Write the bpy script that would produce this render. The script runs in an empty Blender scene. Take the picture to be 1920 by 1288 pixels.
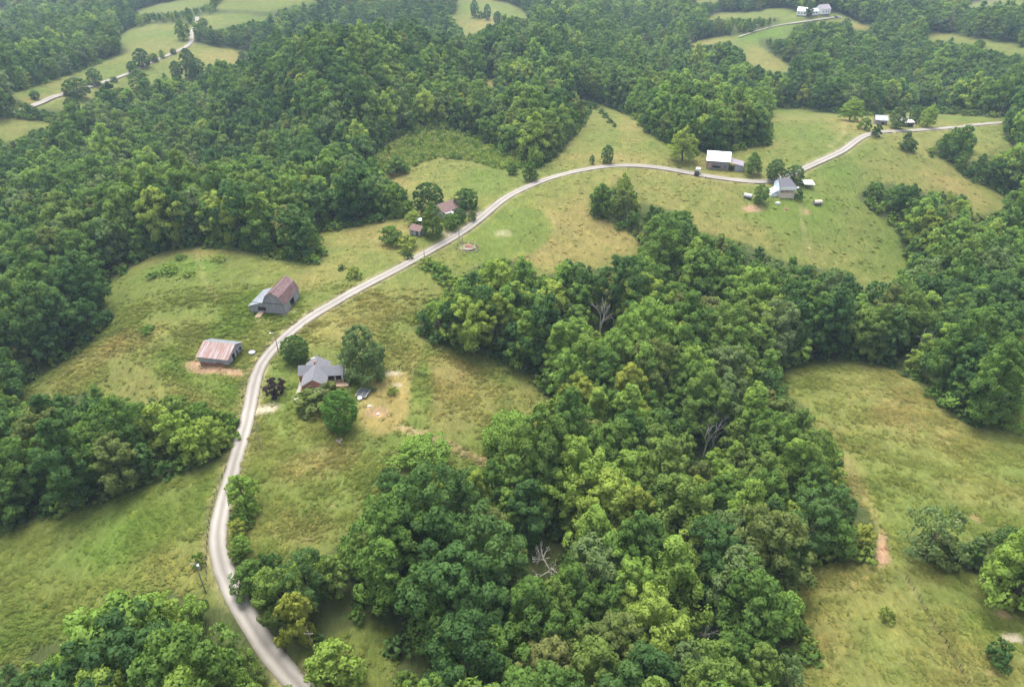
import bpy, math, random
import numpy as np
from mathutils import Vector, Matrix
R = math.radians
rng = np.random.default_rng(7)
random.seed(7)
scene = bpy.context.scene
COL = scene.collection

# ------------------------------------------------------------------ camera
CAM_H, PITCH, F = 116.0, R(33.0), 1280.0        # F in pixels of a 1920-wide frame (24 mm on 36 mm)
cam_d = bpy.data.cameras.new('camera'); cam_d.lens = 24; cam_d.sensor_width = 36
cam_d.clip_start = 0.5; cam_d.clip_end = 40000
cam = bpy.data.objects.new('camera', cam_d); COL.objects.link(cam)
cam.location = (0, 0, CAM_H); cam.rotation_euler = (math.pi/2 - PITCH, 0, 0)
scene.camera = cam

# ------------------------------------------------------------------ sky, sun, exposure (bright overcast summer day)
SUN_EL, SUN_AZ = R(71), R(-25)                   # azimuth measured from +Y towards +X (high, beyond the hills)
world = bpy.data.worlds.new('World'); scene.world = world; world.use_nodes = True
wn = world.node_tree.nodes; wl = world.node_tree.links; wn.clear()
sky = wn.new('ShaderNodeTexSky'); sky.sky_type = 'NISHITA'; sky.sun_disc = False
sky.sun_elevation = SUN_EL; sky.sun_rotation = SUN_AZ
sky.air_density = 1.0; sky.dust_density = 5.0; sky.ozone_density = 1.0
hs = wn.new('ShaderNodeHueSaturation'); hs.inputs['Saturation'].default_value = 0.45
bg = wn.new('ShaderNodeBackground'); bg.inputs['Strength'].default_value = 0.15
wo = wn.new('ShaderNodeOutputWorld')
wl.new(sky.outputs[0], hs.inputs['Color']); wl.new(hs.outputs[0], bg.inputs['Color']); wl.new(bg.outputs[0], wo.inputs['Surface'])
sun_d = bpy.data.lights.new('sun', 'SUN'); sun_d.energy = 1.15; sun_d.angle = R(32); sun_d.color = (1.0, 0.955, 0.88)
sun = bpy.data.objects.new('sun', sun_d); COL.objects.link(sun)
sd = Vector((math.sin(SUN_AZ)*math.cos(SUN_EL), math.cos(SUN_AZ)*math.cos(SUN_EL), math.sin(SUN_EL)))
sun.rotation_euler = sd.to_track_quat('Z', 'Y').to_euler(); sun.location = (0, 0, 300)
vs = scene.view_settings
vs.view_transform = 'Standard'; vs.look = 'None'; vs.gamma = 1.0; vs.use_curve_mapping = False
vs.exposure = 1.52
scene.render.engine = 'CYCLES'
cy = scene.cycles
cy.max_bounces = 5; cy.diffuse_bounces = 3; cy.glossy_bounces = 2; cy.transmission_bounces = 3
cy.transparent_max_bounces = 4; cy.volume_bounces = 0
cy.use_denoising = True
HAZE = 0.00014

# ------------------------------------------------------------------ camera maths: photo pixel <-> ground
cp, sp = math.cos(PITCH), math.sin(PITCH)
def project(x, y, z):
    x = np.asarray(x, float); y = np.asarray(y, float); zz = np.asarray(z, float) - CAM_H
    d = y*cp - zz*sp; u = y*sp + zz*cp
    d = np.where(d > 0.5, d, 0.5)
    return 960 + F*x/d, 644 - F*u/d, d
def ray(px, py):
    a = (np.asarray(px, float) - 960)/F; b = (644 - np.asarray(py, float))/F
    return a, cp + b*sp, -sp + b*cp
def on_plane(px, py, z):
    dx, dy, dz = ray(px, py); t = (z - CAM_H)/dz
    return dx*t, dy*t

# ------------------------------------------------------------------ noise
def vnoise(x, y, seed=0):
    xi = np.floor(x).astype(np.int64); yi = np.floor(y).astype(np.int64)
    fx = x - xi; fy = y - yi; fx = fx*fx*(3-2*fx); fy = fy*fy*(3-2*fy)
    def h(a, b):
        n = (a*374761393 + b*668265263 + seed*974711) & 0x7fffffff
        n = ((n ^ (n >> 13))*1274126177) & 0x7fffffff
        return ((n ^ (n >> 16)) & 0xffff)/65535.0
    return (h(xi, yi)*(1-fx) + h(xi+1, yi)*fx)*(1-fy) + (h(xi, yi+1)*(1-fx) + h(xi+1, yi+1)*fx)*fy
def fbm(x, y, scale, octv=3, seed=0):
    x = np.asarray(x, float)/scale; y = np.asarray(y, float)/scale; s = 0; a = 1; t = 0
    for o in range(octv):
        s = s + a*vnoise(x*2**o + 17.3*o, y*2**o - 9.1*o, seed+o); t += a; a *= 0.5
    return s/t

# ------------------------------------------------------------------ terrain height: ridge, ravines and hills (photo pixel, metres above the ridge road)
CTRL = [(540,1270,-2),(430,1000,0),(470,780,0),(560,620,1),(760,495,2),(960,360,3),(1170,312,4),(1420,343,2),(1640,250,4),(1880,230,4),
 (480,900,0),(640,720,-1),(650,560,1),(860,440,3),(1300,328,4),(500,560,0),
 (300,560,-2),(450,470,-1),(400,640,-1),(220,640,-5),(640,450,0),
 (120,500,-24),(0,420,-30),(200,350,-28),(400,330,-24),(60,640,-22),(300,410,-17),(550,390,-14),(0,560,-27),(100,250,-16),(330,230,-20),(520,250,-16),(600,320,-14),
 (200,850,-11),(50,900,-15),(330,800,-8),(60,790,-14),
 (200,1050,-5),(50,1130,-9),(330,980,-2),(200,1250,-9),(40,1270,-12),(420,1250,-3),
 (1000,1100,-13),(1250,1000,-19),(1200,760,-20),(1250,610,-17),(1450,650,-19),(1700,610,-17),(1850,500,-20),(930,600,-9),(850,1000,-8),(1050,900,-15),(1400,850,-20),
 (1000,1250,-12),(1300,1200,-16),(1450,1000,-17),(1550,560,-18),(1120,560,-11),(1350,500,-12),(650,1250,-5),(780,1150,-7),
 (900,740,-8),(980,790,-12),(700,900,-3),(560,1000,-2),(850,650,-5),(720,760,-2),
 (1100,440,-1),(1000,440,2),(1500,420,-4),(1610,490,-13),(1300,390,0),(1460,365,2),(1650,420,-9),(1700,330,-1),(1850,370,-8),(1780,300,-3),(1850,265,2),
 (1700,780,-8),(1850,900,-5),(1560,720,-13),(1620,900,-9),(1860,760,-11),(2050,850,-6),(1700,1200,-5),(1880,1200,-3),(1655,1030,-7),(1530,1130,-9),(1800,1060,-6),
 (860,270,3),(860,350,3),(760,380,0),(1150,250,7),(1085,192,9),(1220,270,4),(1000,270,-6),(950,240,-10),(1020,170,-10),(920,158,-7),(820,200,-20),(700,210,-10),
 (650,120,26),(560,130,8),(780,130,-4),(760,170,-14),(850,120,-18),(1000,100,2),(940,90,0),(1090,130,-14),(1180,130,-18),(1250,160,-16),(1330,220,-10),(1200,190,-12),(1120,60,-2),(1230,70,-10),
 (1550,205,5),(1450,240,3),(1760,215,4),(1500,160,-10),(1650,150,-12),(1800,160,-10),(1900,170,-6),(1600,100,-4),(1750,100,-2),
 (1500,50,11),(1560,35,13),(1420,70,6),(1320,80,2),(1440,110,2),(1850,88,8),(1900,8,16),(1650,30,-2),(1780,40,-4),(1380,30,8),
 (330,80,10),(300,60,10),(150,140,6),(80,195,5),(420,100,7),(60,235,-2),(200,60,-6),(100,100,-12),(40,130,-8),(370,30,12),(450,30,12),(470,8,14),(130,12,6),(250,40,-4),(0,60,-8),
 (900,20,12),(870,50,8),(700,40,-4),(760,70,-12),(620,40,4),(800,20,0),(1050,20,-2),(1200,20,-6),
 (-200,600,-20),(-200,1000,-12),(-250,250,-10),(2150,600,-14),(2150,1150,-4),(2150,300,-6),(2200,120,-4),(400,1450,-6),(1000,1450,-11),(1700,1450,-4)]
LU, LV, MEAN = 0.17, 0.26, -7.0
c = np.array(CTRL + [(720,205,0),(800,193,3),(880,205,0),(640,95,36),(560,105,22),(740,105,20),(690,85,34),(600,190,-26),(500,205,-26),(680,185,-28),(840,165,-34),(960,60,22),(1030,70,22),(1090,90,0),(1000,190,-2),(1080,150,-8),(1140,165,-12)], float)
hills = (c[:,1] < 235) & (c[:,1] > 20)
c[:,2] = np.where(hills & (c[:,2] < -8), c[:,2]*1.55, c[:,2])          # deep hollows between the far ridges
_cx, _cy = on_plane(c[:,0], c[:,1], c[:,2])
def uv(x, y):
    yy = np.maximum(np.asarray(y, float), 5.0) + 60
    return np.asarray(x, float)/yy/LU, np.log(yy)/LV
_cu, _cv = uv(_cx, _cy)
_K = np.exp(-0.5*((_cu[:,None]-_cu[None])**2 + (_cv[:,None]-_cv[None])**2))
_w = np.linalg.solve(_K + 0.02*np.eye(len(c)), c[:,2]-MEAN)
def height(x, y):
    x = np.asarray(x, float); y = np.asarray(y, float); shp = x.shape
    xf = x.ravel(); yf = y.ravel(); out = np.empty(xf.shape)
    for i in range(0, len(xf), 40000):
        u, v = uv(xf[i:i+40000], yf[i:i+40000])
        out[i:i+40000] = MEAN + np.exp(-0.5*((u[:,None]-_cu[None])**2 + (v[:,None]-_cv[None])**2)) @ _w
    d = np.hypot(xf, yf)
    far = np.clip((d-1000)/900, 0, 1)
    out = out + far*(fbm(xf, yf, 600, 3, 5)-0.5)*90
    qx, qy, _ = project(xf, yf, np.full(len(xf), -6.0))
    wood = 1 - sample(open_wide, qx, qy)
    wood = np.clip(wood*2.6-1.6, 0, 1)*np.clip((d-250)/200, 0, 1)
    out = out + wood*((1-np.abs(fbm(xf, yf*1.15, 150, 2, 13)*2-1))*1.6-1.0)*19         # knolls and hollows in the far woods
    near = np.clip(1-(d-300)/500, 0.3, 1)
    out = out + (fbm(xf, yf, 26, 2, 3)-0.5)*1.1*near + (fbm(xf, yf, 7, 2, 9)-0.5)*0.35*np.clip(1.4-d/260, 0, 1)
    return out.reshape(shp)
def ground(px, py):
    """first point of the ground that the photo pixel's ray meets"""
    px = np.atleast_1d(np.asarray(px, float)); py = np.atleast_1d(np.asarray(py, float))
    dx, dy, dz = ray(px, py)
    ts = 70*np.exp(np.linspace(0, math.log(3200/70), 420))
    X = dx[:,None]*ts; Y = dy[:,None]*ts; Z = CAM_H + dz[:,None]*ts
    below = Z < height(X, Y)
    k = np.where(below.any(1), below.argmax(1), len(ts)-1); k = np.maximum(k, 1)
    lo = ts[k-1].copy(); hi = ts[k].copy()
    for _ in range(18):
        m = (lo+hi)/2; b = CAM_H + dz*m < height(dx*m, dy*m)
        hi = np.where(b, m, hi); lo = np.where(b, lo, m)
    x = dx*hi; y = dy*hi
    return np.stack([x, y, height(x, y)], 1)
def g1(px, py): return Vector(ground(px, py)[0])
def depth_of(v): return v[1]*cp - (v[2]-CAM_H)*sp
def zat(x, y): return float(height(np.array([x]), np.array([y]))[0])

# ------------------------------------------------------------------ land cover traced from the photo (open land; all else is wood)
OPEN = [
 # west pasture with the two barns
 [(30,738),(100,690),(160,652),(200,618),(214,603),(180,550),(240,505),(300,472),(370,461),(450,468),(540,492),(604,494),(608,470),(588,437),(640,429),(700,419),(760,408),(772,392),(764,365),(745,345),(712,330),(760,316),(820,299),(900,315),(960,328),(1010,325),(1000,345),(960,372),(900,420),(840,465),(760,505),(660,560),(560,625),(505,680),(485,740),(470,800),(445,880),(425,950),(405,950),(410,862),(440,825),(447,795),(430,778),(390,766),(345,745),(300,752),(270,765),(240,777),(215,757),(172,733),(140,740),(110,748),(75,768),(45,755)],
 # south-west pasture
 [(-400,1060),(0,1000),(70,972),(150,955),(230,930),(300,905),(370,882),(415,858),(470,820),(500,900),(440,1000),(432,1060),(474,1150),(592,1320),(540,1340),(470,1180),(440,1145),(395,1138),(375,1120),(320,1106),(255,1110),(215,1150),(205,1190),(130,1195),(70,1210),(40,1238),(-400,1300)],
 # brick house land
 [(470,720),(560,615),(660,545),(760,490),(800,485),(860,492),(835,545),(782,590),(776,620),(800,640),(860,660),(920,670),(965,690),(1003,705),(1022,740),(1018,780),(1005,830),(960,868),(912,872),(860,880),(800,872),(740,870),(715,885),(708,940),(700,1000),(645,1008),(600,1050),(545,1058),(500,1062),(450,1062),(425,1040),(420,960),(440,880),(462,800)],
 # north-east pastures around the ridge road
 [(790,500),(900,405),(960,355),(1000,340),(990,322),(1030,305),(1048,290),(1090,242),(1102,220),(1106,202),(1074,189),(1082,184),(1112,189),(1150,205),(1190,222),(1210,247),(1240,266),(1262,275),(1300,290),(1370,284),(1440,272),(1448,250),(1440,215),(1432,201),(1500,203),(1580,214),(1640,217),(1690,209),(1740,211),(1820,216),(1888,222),(1884,238),(1882,258),(1905,276),(1940,285),(1940,292),(1870,290),(1830,302),(1812,300),(1832,262),(1822,248),(1790,246),(1765,258),(1738,288),(1785,312),(1822,340),(1872,362),(1960,395),(1960,400),(1870,397),(1822,408),(1818,378),(1790,362),(1740,362),(1690,347),(1640,340),(1605,370),(1640,400),(1680,430),(1693,460),(1703,500),(1692,532),(1640,547),(1600,538),(1590,512),(1530,502),(1480,492),(1450,482),(1400,457),(1345,442),(1305,432),(1290,402),(1210,382),(1192,384),(1188,350),(1165,335),(1140,356),(1122,352),(1106,380),(1112,402),(1150,420),(1187,442),(1202,465),(1192,490),(1130,506),(1080,502),(1005,522),(990,490),(940,485),(885,503),(850,545),(800,510)],
 # thicket hill
 [(705,290),(740,262),(790,245),(860,248),(920,276),(960,300),(990,315),(1000,330),(930,325),(820,300),(750,327),(712,332)],
 # east pasture
 [(1455,712),(1480,692),(1530,673),(1600,675),(1660,690),(1720,715),(1745,745),(1780,780),(1830,802),(1880,790),(1897,770),(1940,745),(2300,700),(2300,1000),(1930,1000),(1880,985),(1845,1000),(1830,1030),(1785,1045),(1765,1060),(1700,1062),(1672,1045),(1640,1050),(1645,1000),(1632,962),(1600,930),(1573,900),(1572,850),(1542,812),(1517,795),(1512,762),(1472,740)],
 # south-east meadow
 [(1487,1112),(1497,1072),(1560,1055),(1640,1058),(1650,1025),(1672,1030),(1700,1055),(1780,1052),(1830,1080),(1835,1115),(1940,1145),(2400,1150),(2400,1700),(1400,1700),(1480,1290),(1512,1250),(1530,1200),(1512,1160),(1490,1132)],
 # clearing by the south wood
 [(575,1222),(640,1182),(700,1162),(738,1182),(745,1232),(728,1300),(700,1400),(560,1400),(540,1280)],
 # far left fields
 [(15,178),(60,163),(110,148),(170,125),(215,107),(242,98),(222,74),(240,58),(280,47),(345,42),(362,50),(364,83),(400,88),(480,98),(475,113),(440,122),(395,124),(382,152),(330,152),(300,146),(288,160),(255,172),(225,164),(178,172),(176,192),(150,207),(125,206),(70,204),(45,192)],
 [(-200,222),(30,222),(130,235),(128,243),(60,241),(30,266),(-200,275)],
 [(370,33),(385,28),(450,25),(520,38),(523,43),(470,43),(400,56),(384,53)],
 [(405,8),(440,-10),(600,-14),(592,6),(500,22),(410,18)],
 [(232,31),(270,17),(300,8),(375,-4),(405,2),(350,20),(300,24)],
 [(85,13),(120,9),(165,15),(172,19),(130,17)],
 [(-100,8),(4,14),(15,28),(-100,34)],
 [(848,2),(900,-4),(955,7),(992,28),(990,35),(960,37),(933,46),(895,62),(862,77),(866,58),(848,40),(845,30),(856,20),(862,10)],
 [(900,152),(918,146),(930,150),(932,164),(918,172)],
 [(1283,86),(1310,78),(1345,72),(1400,66),(1455,51),(1400,48),(1312,34),(1345,27),(1430,24),(1436,17),(1475,19),(1488,24),(1560,23),(1582,30),(1612,45),(1640,50),(1632,60),(1592,55),(1575,44),(1520,43),(1485,55),(1478,74),(1450,73),(1420,71),(1425,88),(1480,125),(1488,138),(1460,139),(1420,131),(1390,112),(1395,92),(1350,82),(1320,86),(1295,95)],
 [(1735,62),(1780,65),(1830,75),(2000,100),(2000,115),(1880,104),(1825,87),(1735,76)],
 [(1805,12),(1830,0),(1960,-4),(1960,10),(1880,11),(1820,18)],
 [(1275,4),(1345,-6),(1350,5),(1282,9)],
]
HEDGE = [[(1325,48),(1340,36),(1400,36),(1462,33),(1465,46),(1440,50),(1400,64),(1350,72),(1320,70)]]   # tree belt across the far field
X0, Y0, MS = -1200, -240, 2.0
MW, MH = int(4400/MS), int(2140/MS)
def fill(mask, poly, val=1.0):
    p = (np.array(poly, float) - (X0, Y0))/MS
    i0 = max(int(p[:,0].min())-1, 0); i1 = min(int(p[:,0].max())+2, MW); j0 = max(int(p[:,1].min())-1, 0); j1 = min(int(p[:,1].max())+2, MH)
    if i1 <= i0 or j1 <= j0: return
    gx, gy = np.meshgrid(np.arange(i0, i1)+0.5, np.arange(j0, j1)+0.5)
    ins = np.zeros(gx.shape, bool); n = len(p)
    for k in range(n):
        (xa, ya), (xb, yb) = p[k], p[(k+1) % n]
        if ya == yb: continue
        cr = ((ya > gy) != (yb > gy)) & (gx < (xb-xa)*(gy-ya)/(yb-ya) + xa)
        ins ^= cr
    mask[j0:j1, i0:i1][ins] = val
open_mask = np.zeros((MH, MW), np.float32)
for p in OPEN: fill(open_mask, p)
for p in HEDGE: fill(open_mask, p, 0.0)
def blur(m, k):
    for ax in (0, 1):
        acc = np.zeros_like(m)
        for o in range(-k, k+1): acc += np.roll(m, o, ax)
        m = acc/(2*k+1)
    return m
open_soft = blur(open_mask, 1); open_wide = blur(blur(open_mask, 12), 12)
def sample(mask, px, py):
    i = np.clip(((px-X0)/MS).astype(int), 0, MW-1); j = np.clip(((py-Y0)/MS).astype(int), 0, MH-1)
    return mask[j, i]
def open_at(x, y, z):
    px, py, d = project(x, y, z)
    m = sample(open_soft, px, py)
    return np.where((py < Y0+4) | (px < X0+4) | (px > X0+4396) | (y < 15), (fbm(x, y, 260, 2, 21) > 0.58)*1.0, m)

# ------------------------------------------------------------------ roads, tracks (photo pixels)
ROAD = [(620,1370),(575,1300),(545,1268),(512,1230),(487,1195),(457,1145),(432,1100),(416,1060),(408,1020),(410,985),(417,950),(425,920),(437,880),(448,840),(458,808),(466,775),(472,745),(478,712),(490,682),(510,656),(536,630),(570,602),(612,576),(660,548),(710,522),(760,496),(810,468),(860,440),(895,415),(920,393),(942,375),(972,357),(1010,341),(1060,325),(1110,315),(1160,310),(1210,311),(1260,318),(1310,328),(1360,336),(1410,342),(1445,343),(1475,332),(1505,318),(1540,302),(1580,285),(1600,268),(1620,254),(1645,248.5),(1680,246),(1730,244),(1780,240),(1830,234),(1885,230),(1960,230)]
ROAD2 = [(20,214),(70,198),(85,190),(105,180),(130,176),(165,164),(195,155),(215,148),(245,138),(262,128),(290,115),(315,105),(345,92),(357,84),(361,76),(359,65),(362,55),(368,48),(370,38),(369,33)]
LANE = [(1385,72),(1400,66),(1440,53),(1480,46),(1520,41),(1556,36),(1570,33)]
DRIVES = [[(856,440),(848,440),(838,437)],[(908,402),(890,400),(872,399)],[(476,772),(492,768),(508,766)]]
def smooth_line(pts, step):
    p = ground([a for a, b in pts], [b for a, b in pts])[:, :2]
    for _ in range(3):                                                     # Chaikin corner cutting
        q = np.empty((2*len(p)-2, 2)); q[0::2] = p[:-1]*0.75 + p[1:]*0.25; q[1::2] = p[:-1]*0.25 + p[1:]*0.75
        p = np.vstack([p[:1], q, p[-1:]])
    s = np.concatenate([[0], np.cumsum(np.hypot(*np.diff(p, axis=0).T))]); n = max(int(s[-1]/step), 2)
    t = np.linspace(0, s[-1], n)
    q = np.stack([np.interp(t, s, p[:,0]), np.interp(t, s, p[:,1])], 1)
    if n > 60:                                                             # ease out wobble where the view grazes the ground
        k = max(int(14/step), 2); e = np.pad(q, ((k, k), (0, 0)), mode='edge'); ker = np.hanning(2*k+3)[1:-1]; ker /= ker.sum()
        sm = np.stack([np.convolve(e[:,j], ker, 'valid') for j in (0, 1)], 1); w = np.clip((q[:,1:2]-220)/80, 0, 1); w[:k] = 0; w[-k:] = 0
        q = q*(1-w) + sm*w
    return q
road_c = smooth_line(ROAD, 1.5); road2_c = smooth_line(ROAD2, 4.0); lane_c = smooth_line(LANE, 5.0)
drive_c = [smooth_line(d, 1.0) for d in DRIVES]
tracks = [smooth_line(t, 2.0) for t in ([(752,803),(800,815),(835,832),(880,853),(912,872)],)]
trackpair = [smooth_line(t, 2.0) for t in ([(1575,860),(1600,905),(1625,950),(1642,1000),(1652,1030)], [(1585,855),(1612,905),(1637,955),(1652,1000),(1658,1030)], [(1645,1045),(1600,1085),(1540,1092)], [(1640,1060),(1610,1100),(1570,1110)], [(1586,228),(1584,245),(1575,262),(1555,275)], [(1500,380),(1505,430),(1520,480)], [(368,470),(382,530),(410,560)], [(1690,1078),(1720,1120),(1765,1195),(1812,1290),(1850,1360)])]
def dist_to(x, y, line):
    out = np.full(x.shape, 1e9); pad = 12
    sel = (x > line[:,0].min()-pad) & (x < line[:,0].max()+pad) & (y > line[:,1].min()-pad) & (y < line[:,1].max()+pad)
    idx = np.nonzero(sel)[0]
    for i in range(0, len(idx), 20000):
        k = idx[i:i+20000]
        out[k] = np.sqrt(((x[k,None]-line[None,:,0])**2 + (y[k,None]-line[None,:,1])**2).min(1))
    return out

# colour of the open land: (px, py, rx, ry, rot deg, weight)
TAN = [(330,482,110,16,-8,.6),(590,520,90,26,-20,.6),(150,690,110,26,-35,.6),(240,640,90,20,-25,.5),(700,440,70,26,-10,.5),(690,585,110,38,-22,.65),(860,760,90,66,10,.6),(830,690,70,24,5,.5),
 (600,870,80,30,-15,.8),(570,1000,90,50,10,.55),(1090,425,100,55,20,.7),(1030,480,70,24,0,.6),(1400,272,80,11,-3,.8),(1600,236,50,18,0,.5),(1190,240,30,36,0,.5),(1130,300,90,12,0,.4),
 (1740,800,110,50,25,.5),(1850,930,110,40,10,.45),(1600,900,26,70,-20,.45),(1350,430,120,26,10,.35),(1560,460,60,40,0,.35),(300,1080,150,60,-20,.45),(120,1130,110,50,-20,.45),(420,105,60,16,0,.7),(80,185,40,10,-10,.9),(900,52,40,14,-20,.9),(1330,80,60,9,-5,.9),(1440,105,40,22,20,.4),(125,13,40,4,0,1),(915,157,12,10,0,1.4),(1600,48,30,6,10,.8),(1750,66,60,6,5,.6),
 (1560,1230,40,70,0,.35),(1850,325,70,14,25,.4),(1780,345,70,14,25,.5),(740,340,26,40,-20,.7),(1790,232,60,8,0,.5),(760,455,50,30,0,.4),(660,700,14,10,0,.0),(470,1010,14,70,0,.4)]
LUSH = [(370,650,110,38,-20,.9),(350,500,70,18,-8,1.0),(450,590,60,36,-30,1.0),(520,575,70,20,-20,.9),(400,720,60,30,10,.9),(330,700,80,30,0,.4),(788,745,24,85,5,1.3),(760,830,60,22,15,.7),(250,1000,130,50,-20,.45),(400,940,40,60,0,.4),
 (1480,430,130,30,10,.5),(1480,385,100,30,0,.8),(1570,340,80,40,10,.5),(860,345,110,30,8,.75),(960,420,70,40,-30,.7),(880,480,60,20,-20,.7),(1440,65,50,12,-8,.7),(160,150,120,20,-15,.35),(1540,25,70,14,0,.4),(1340,318,90,8,5,.7),(1680,1230,70,60,20,.4),(1850,1180,70,50,20,.5),(1600,700,80,30,10,.4),(430,760,30,40,0,.5),(640,600,40,20,0,.3)]
LAWN = [(540,720,60,70,-15,1),(640,720,60,50,0,1),(520,800,36,36,0,.7),(830,435,60,24,-20,1),(880,430,26,20,-30,.7),(940,415,80,52,-30,.8),(1470,368,80,34,0,.8),(540,595,50,14,-25,.8),(1880,1180,90,50,20,.6),(1500,410,110,30,5,.5)]
DIRT = [(372,688,30,14,10,1.2),(425,694,34,10,5,1.0),(440,702,18,7,15,.8),(708,772,24,11,0,1.1),(1412,391,21,7,0,1.3),(1513,398,10,4,15,1.0),(1474,393,7,4,0,.7),(1655,1020,13,24,5,1.2),(1650,1050,22,14,0,1.0),(1888,1155,28,8,20,1.0),(1830,972,20,7,10,.7),(1857,1258,14,6,0,.6),(488,600,12,9,-40,.5),(760,372,10,6,0,0),(1240,-10,1,1,0,0),(312,26,12,5,0,.8),(575,1012,12,6,0,.5),(622,948,10,5,0,.5)]
GARDEN = [(680,742),(690,705),(725,697),(764,702),(768,735),(765,775),(745,806),(705,820),(676,795),(672,765)]
PALE = [(735,700,22,5,0,.9),(745,722,10,4,0,.8),(1897,1197,21,11,10,1.4),(692,760,6,3,0,.8),(877,463,17,7,0,.6),(1800,978,10,4,0,.9),(540,586,24,4,-15,.5),(945,438,22,8,0,.45)]
MOWN = [(868,486),(905,442),(940,402),(975,386),(1015,393),(1037,420),(1030,450),(1000,474),(950,488),(905,494)]
def patch(lst, px, py):
    w = np.zeros(px.shape)
    for x, y, rx, ry, a, k in lst:
        if k == 0: continue
        ca, sa = math.cos(R(a)), math.sin(R(a)); dx = px-x; dy = py-y
        q = ((dx*ca+dy*sa)/rx)**2 + ((-dx*sa+dy*ca)/ry)**2
        w = w + k*np.exp(-q*q*0.9)
    return np.clip(w, 0, 1.2)
garden_mask = np.zeros((MH, MW), np.float32); fill(garden_mask, GARDEN); garden_mask = blur(garden_mask, 1)
mown_mask = np.zeros((MH, MW), np.float32); fill(mown_mask, MOWN); mown_mask = blur(mown_mask, 1)
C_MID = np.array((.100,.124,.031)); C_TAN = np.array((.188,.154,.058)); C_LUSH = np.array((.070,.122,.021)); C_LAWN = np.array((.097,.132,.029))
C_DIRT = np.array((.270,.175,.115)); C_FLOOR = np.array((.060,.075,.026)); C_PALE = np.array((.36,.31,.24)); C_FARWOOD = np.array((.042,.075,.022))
def ground_color(x, y, z):
    px, py, d = project(x, y, z); n = len(x)
    op = open_at(x, y, z)[:,None]
    dd = np.hypot(x, y)
    n1 = fbm(x, y, 55, 3, 31); n2 = fbm(x + 0.6*y, y*0.7, 13, 3, 41); n3 = fbm(x, y, 4, 2, 51); n4 = fbm(x - y*0.5, y, 6, 2, 57)
    t = np.clip(patch(TAN, px, py)*(0.4+0.9*n2) + 1.2*(n1-0.5) + 0.5*(n4-.5) + 0.14, 0, 1)
    lu = np.clip(patch(LUSH, px, py)*(0.45+0.9*n2) + 1.5*(0.44-n1) + 0.9*(n4-0.62), 0, 1)
    la = np.clip(np.maximum(patch(LAWN, px, py)*1.15, sample(mown_mask, px, py)*1.2) - 0.25*n3, 0, 1)
    di = np.clip(patch(DIRT, px, py)*(0.75+0.6*n3) - 0.25, 0, 1)
    pa = np.clip(patch(PALE, px, py)*(0.75+0.6*n3) - 0.2, 0, 1)
    ga = sample(garden_mask, px, py)*(0.75+0.3*n4)
    col = np.tile(C_MID, (n, 1))
    def mix(c0, c1, w): return c0*(1-w[:,None]) + c1*w[:,None]
    col = mix(col, C_TAN, t*0.85); col = mix(col, C_LUSH, lu*0.85); col = mix(col, C_LAWN, la*0.8); col = mix(col, C_TAN*1.1, np.clip(ga, 0, 1))
    near_road = np.zeros(n); trk = np.zeros(n)
    for line, w in ((road_c, 2.1), (road2_c, 1.9)):
        q = dist_to(x, y, line); near_road = np.maximum(near_road, np.clip(1-(q-w-0.3)/1.5, 0, 1)*(0.35+0.6*n3))
    for line in tracks: q = dist_to(x, y, line); trk = np.maximum(trk, np.clip(1.5-q/1.3, 0, 1)*(0.6+0.6*n3))
    for line in trackpair: q = dist_to(x, y, line); trk = np.maximum(trk, 0.42*np.clip(1.3-q/np.maximum(0.8, dd*0.004), 0, 1)*(0.3+0.8*n3))
    for line in drive_c: q = dist_to(x, y, line); pa = np.maximum(pa, np.clip(1.5-q/1.8, 0, 1)*0.9)
    col = mix(col, np.array((.24,.205,.12)), np.clip(near_road, 0, 1)*0.8); col = mix(col, np.array((.27,.21,.115)), np.clip(trk, 0, 1))
    col = mix(col, C_DIRT, di); col = mix(col, C_PALE, pa)
    col = col*(0.86 + 0.28*n3)[:,None]
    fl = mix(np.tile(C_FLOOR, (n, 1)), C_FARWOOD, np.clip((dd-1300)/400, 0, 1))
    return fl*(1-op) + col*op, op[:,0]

# ------------------------------------------------------------------ helpers: materials, meshes, things
def nt(name):
    m = bpy.data.materials.new(name); m.use_nodes = True
    n = m.node_tree.nodes; n.clear(); o = n.new('ShaderNodeOutputMaterial')
    return m, n, m.node_tree.links, o
def ramp(n, stops, interp='LINEAR'):
    r = n.new('ShaderNodeValToRGB'); r.color_ramp.interpolation = interp; e = r.color_ramp.elements
    while len(e) > 1: e.remove(e[-1])
    e[0].position, e[0].color = stops[0][0], (*stops[0][1], 1)
    for p, cc in stops[1:]:
        k = e.new(p); k.color = (*cc, 1)
    return r
def noise(n, l, vec, scale, detail=4, rough=0.55, dist=0.0):
    t = n.new('ShaderNodeTexNoise'); t.inputs['Scale'].default_value = scale; t.inputs['Detail'].default_value = detail
    t.inputs['Roughness'].default_value = rough; t.inputs['Distortion'].default_value = dist
    if vec is not None: l.new(vec, t.inputs['Vector'])
    return t
def mixc(n, l, a, b, fac, mode='MIX'):
    m = n.new('ShaderNodeMix'); m.data_type = 'RGBA'; m.blend_type = mode
    for s, v in ((m.inputs[0], fac), (m.inputs[6], a), (m.inputs[7], b)):
        if hasattr(v, 'links'): l.new(v, s)
        elif isinstance(v, tuple): s.default_value = (*v, 1)
        else: s.default_value = v
    return m.outputs[2]
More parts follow.
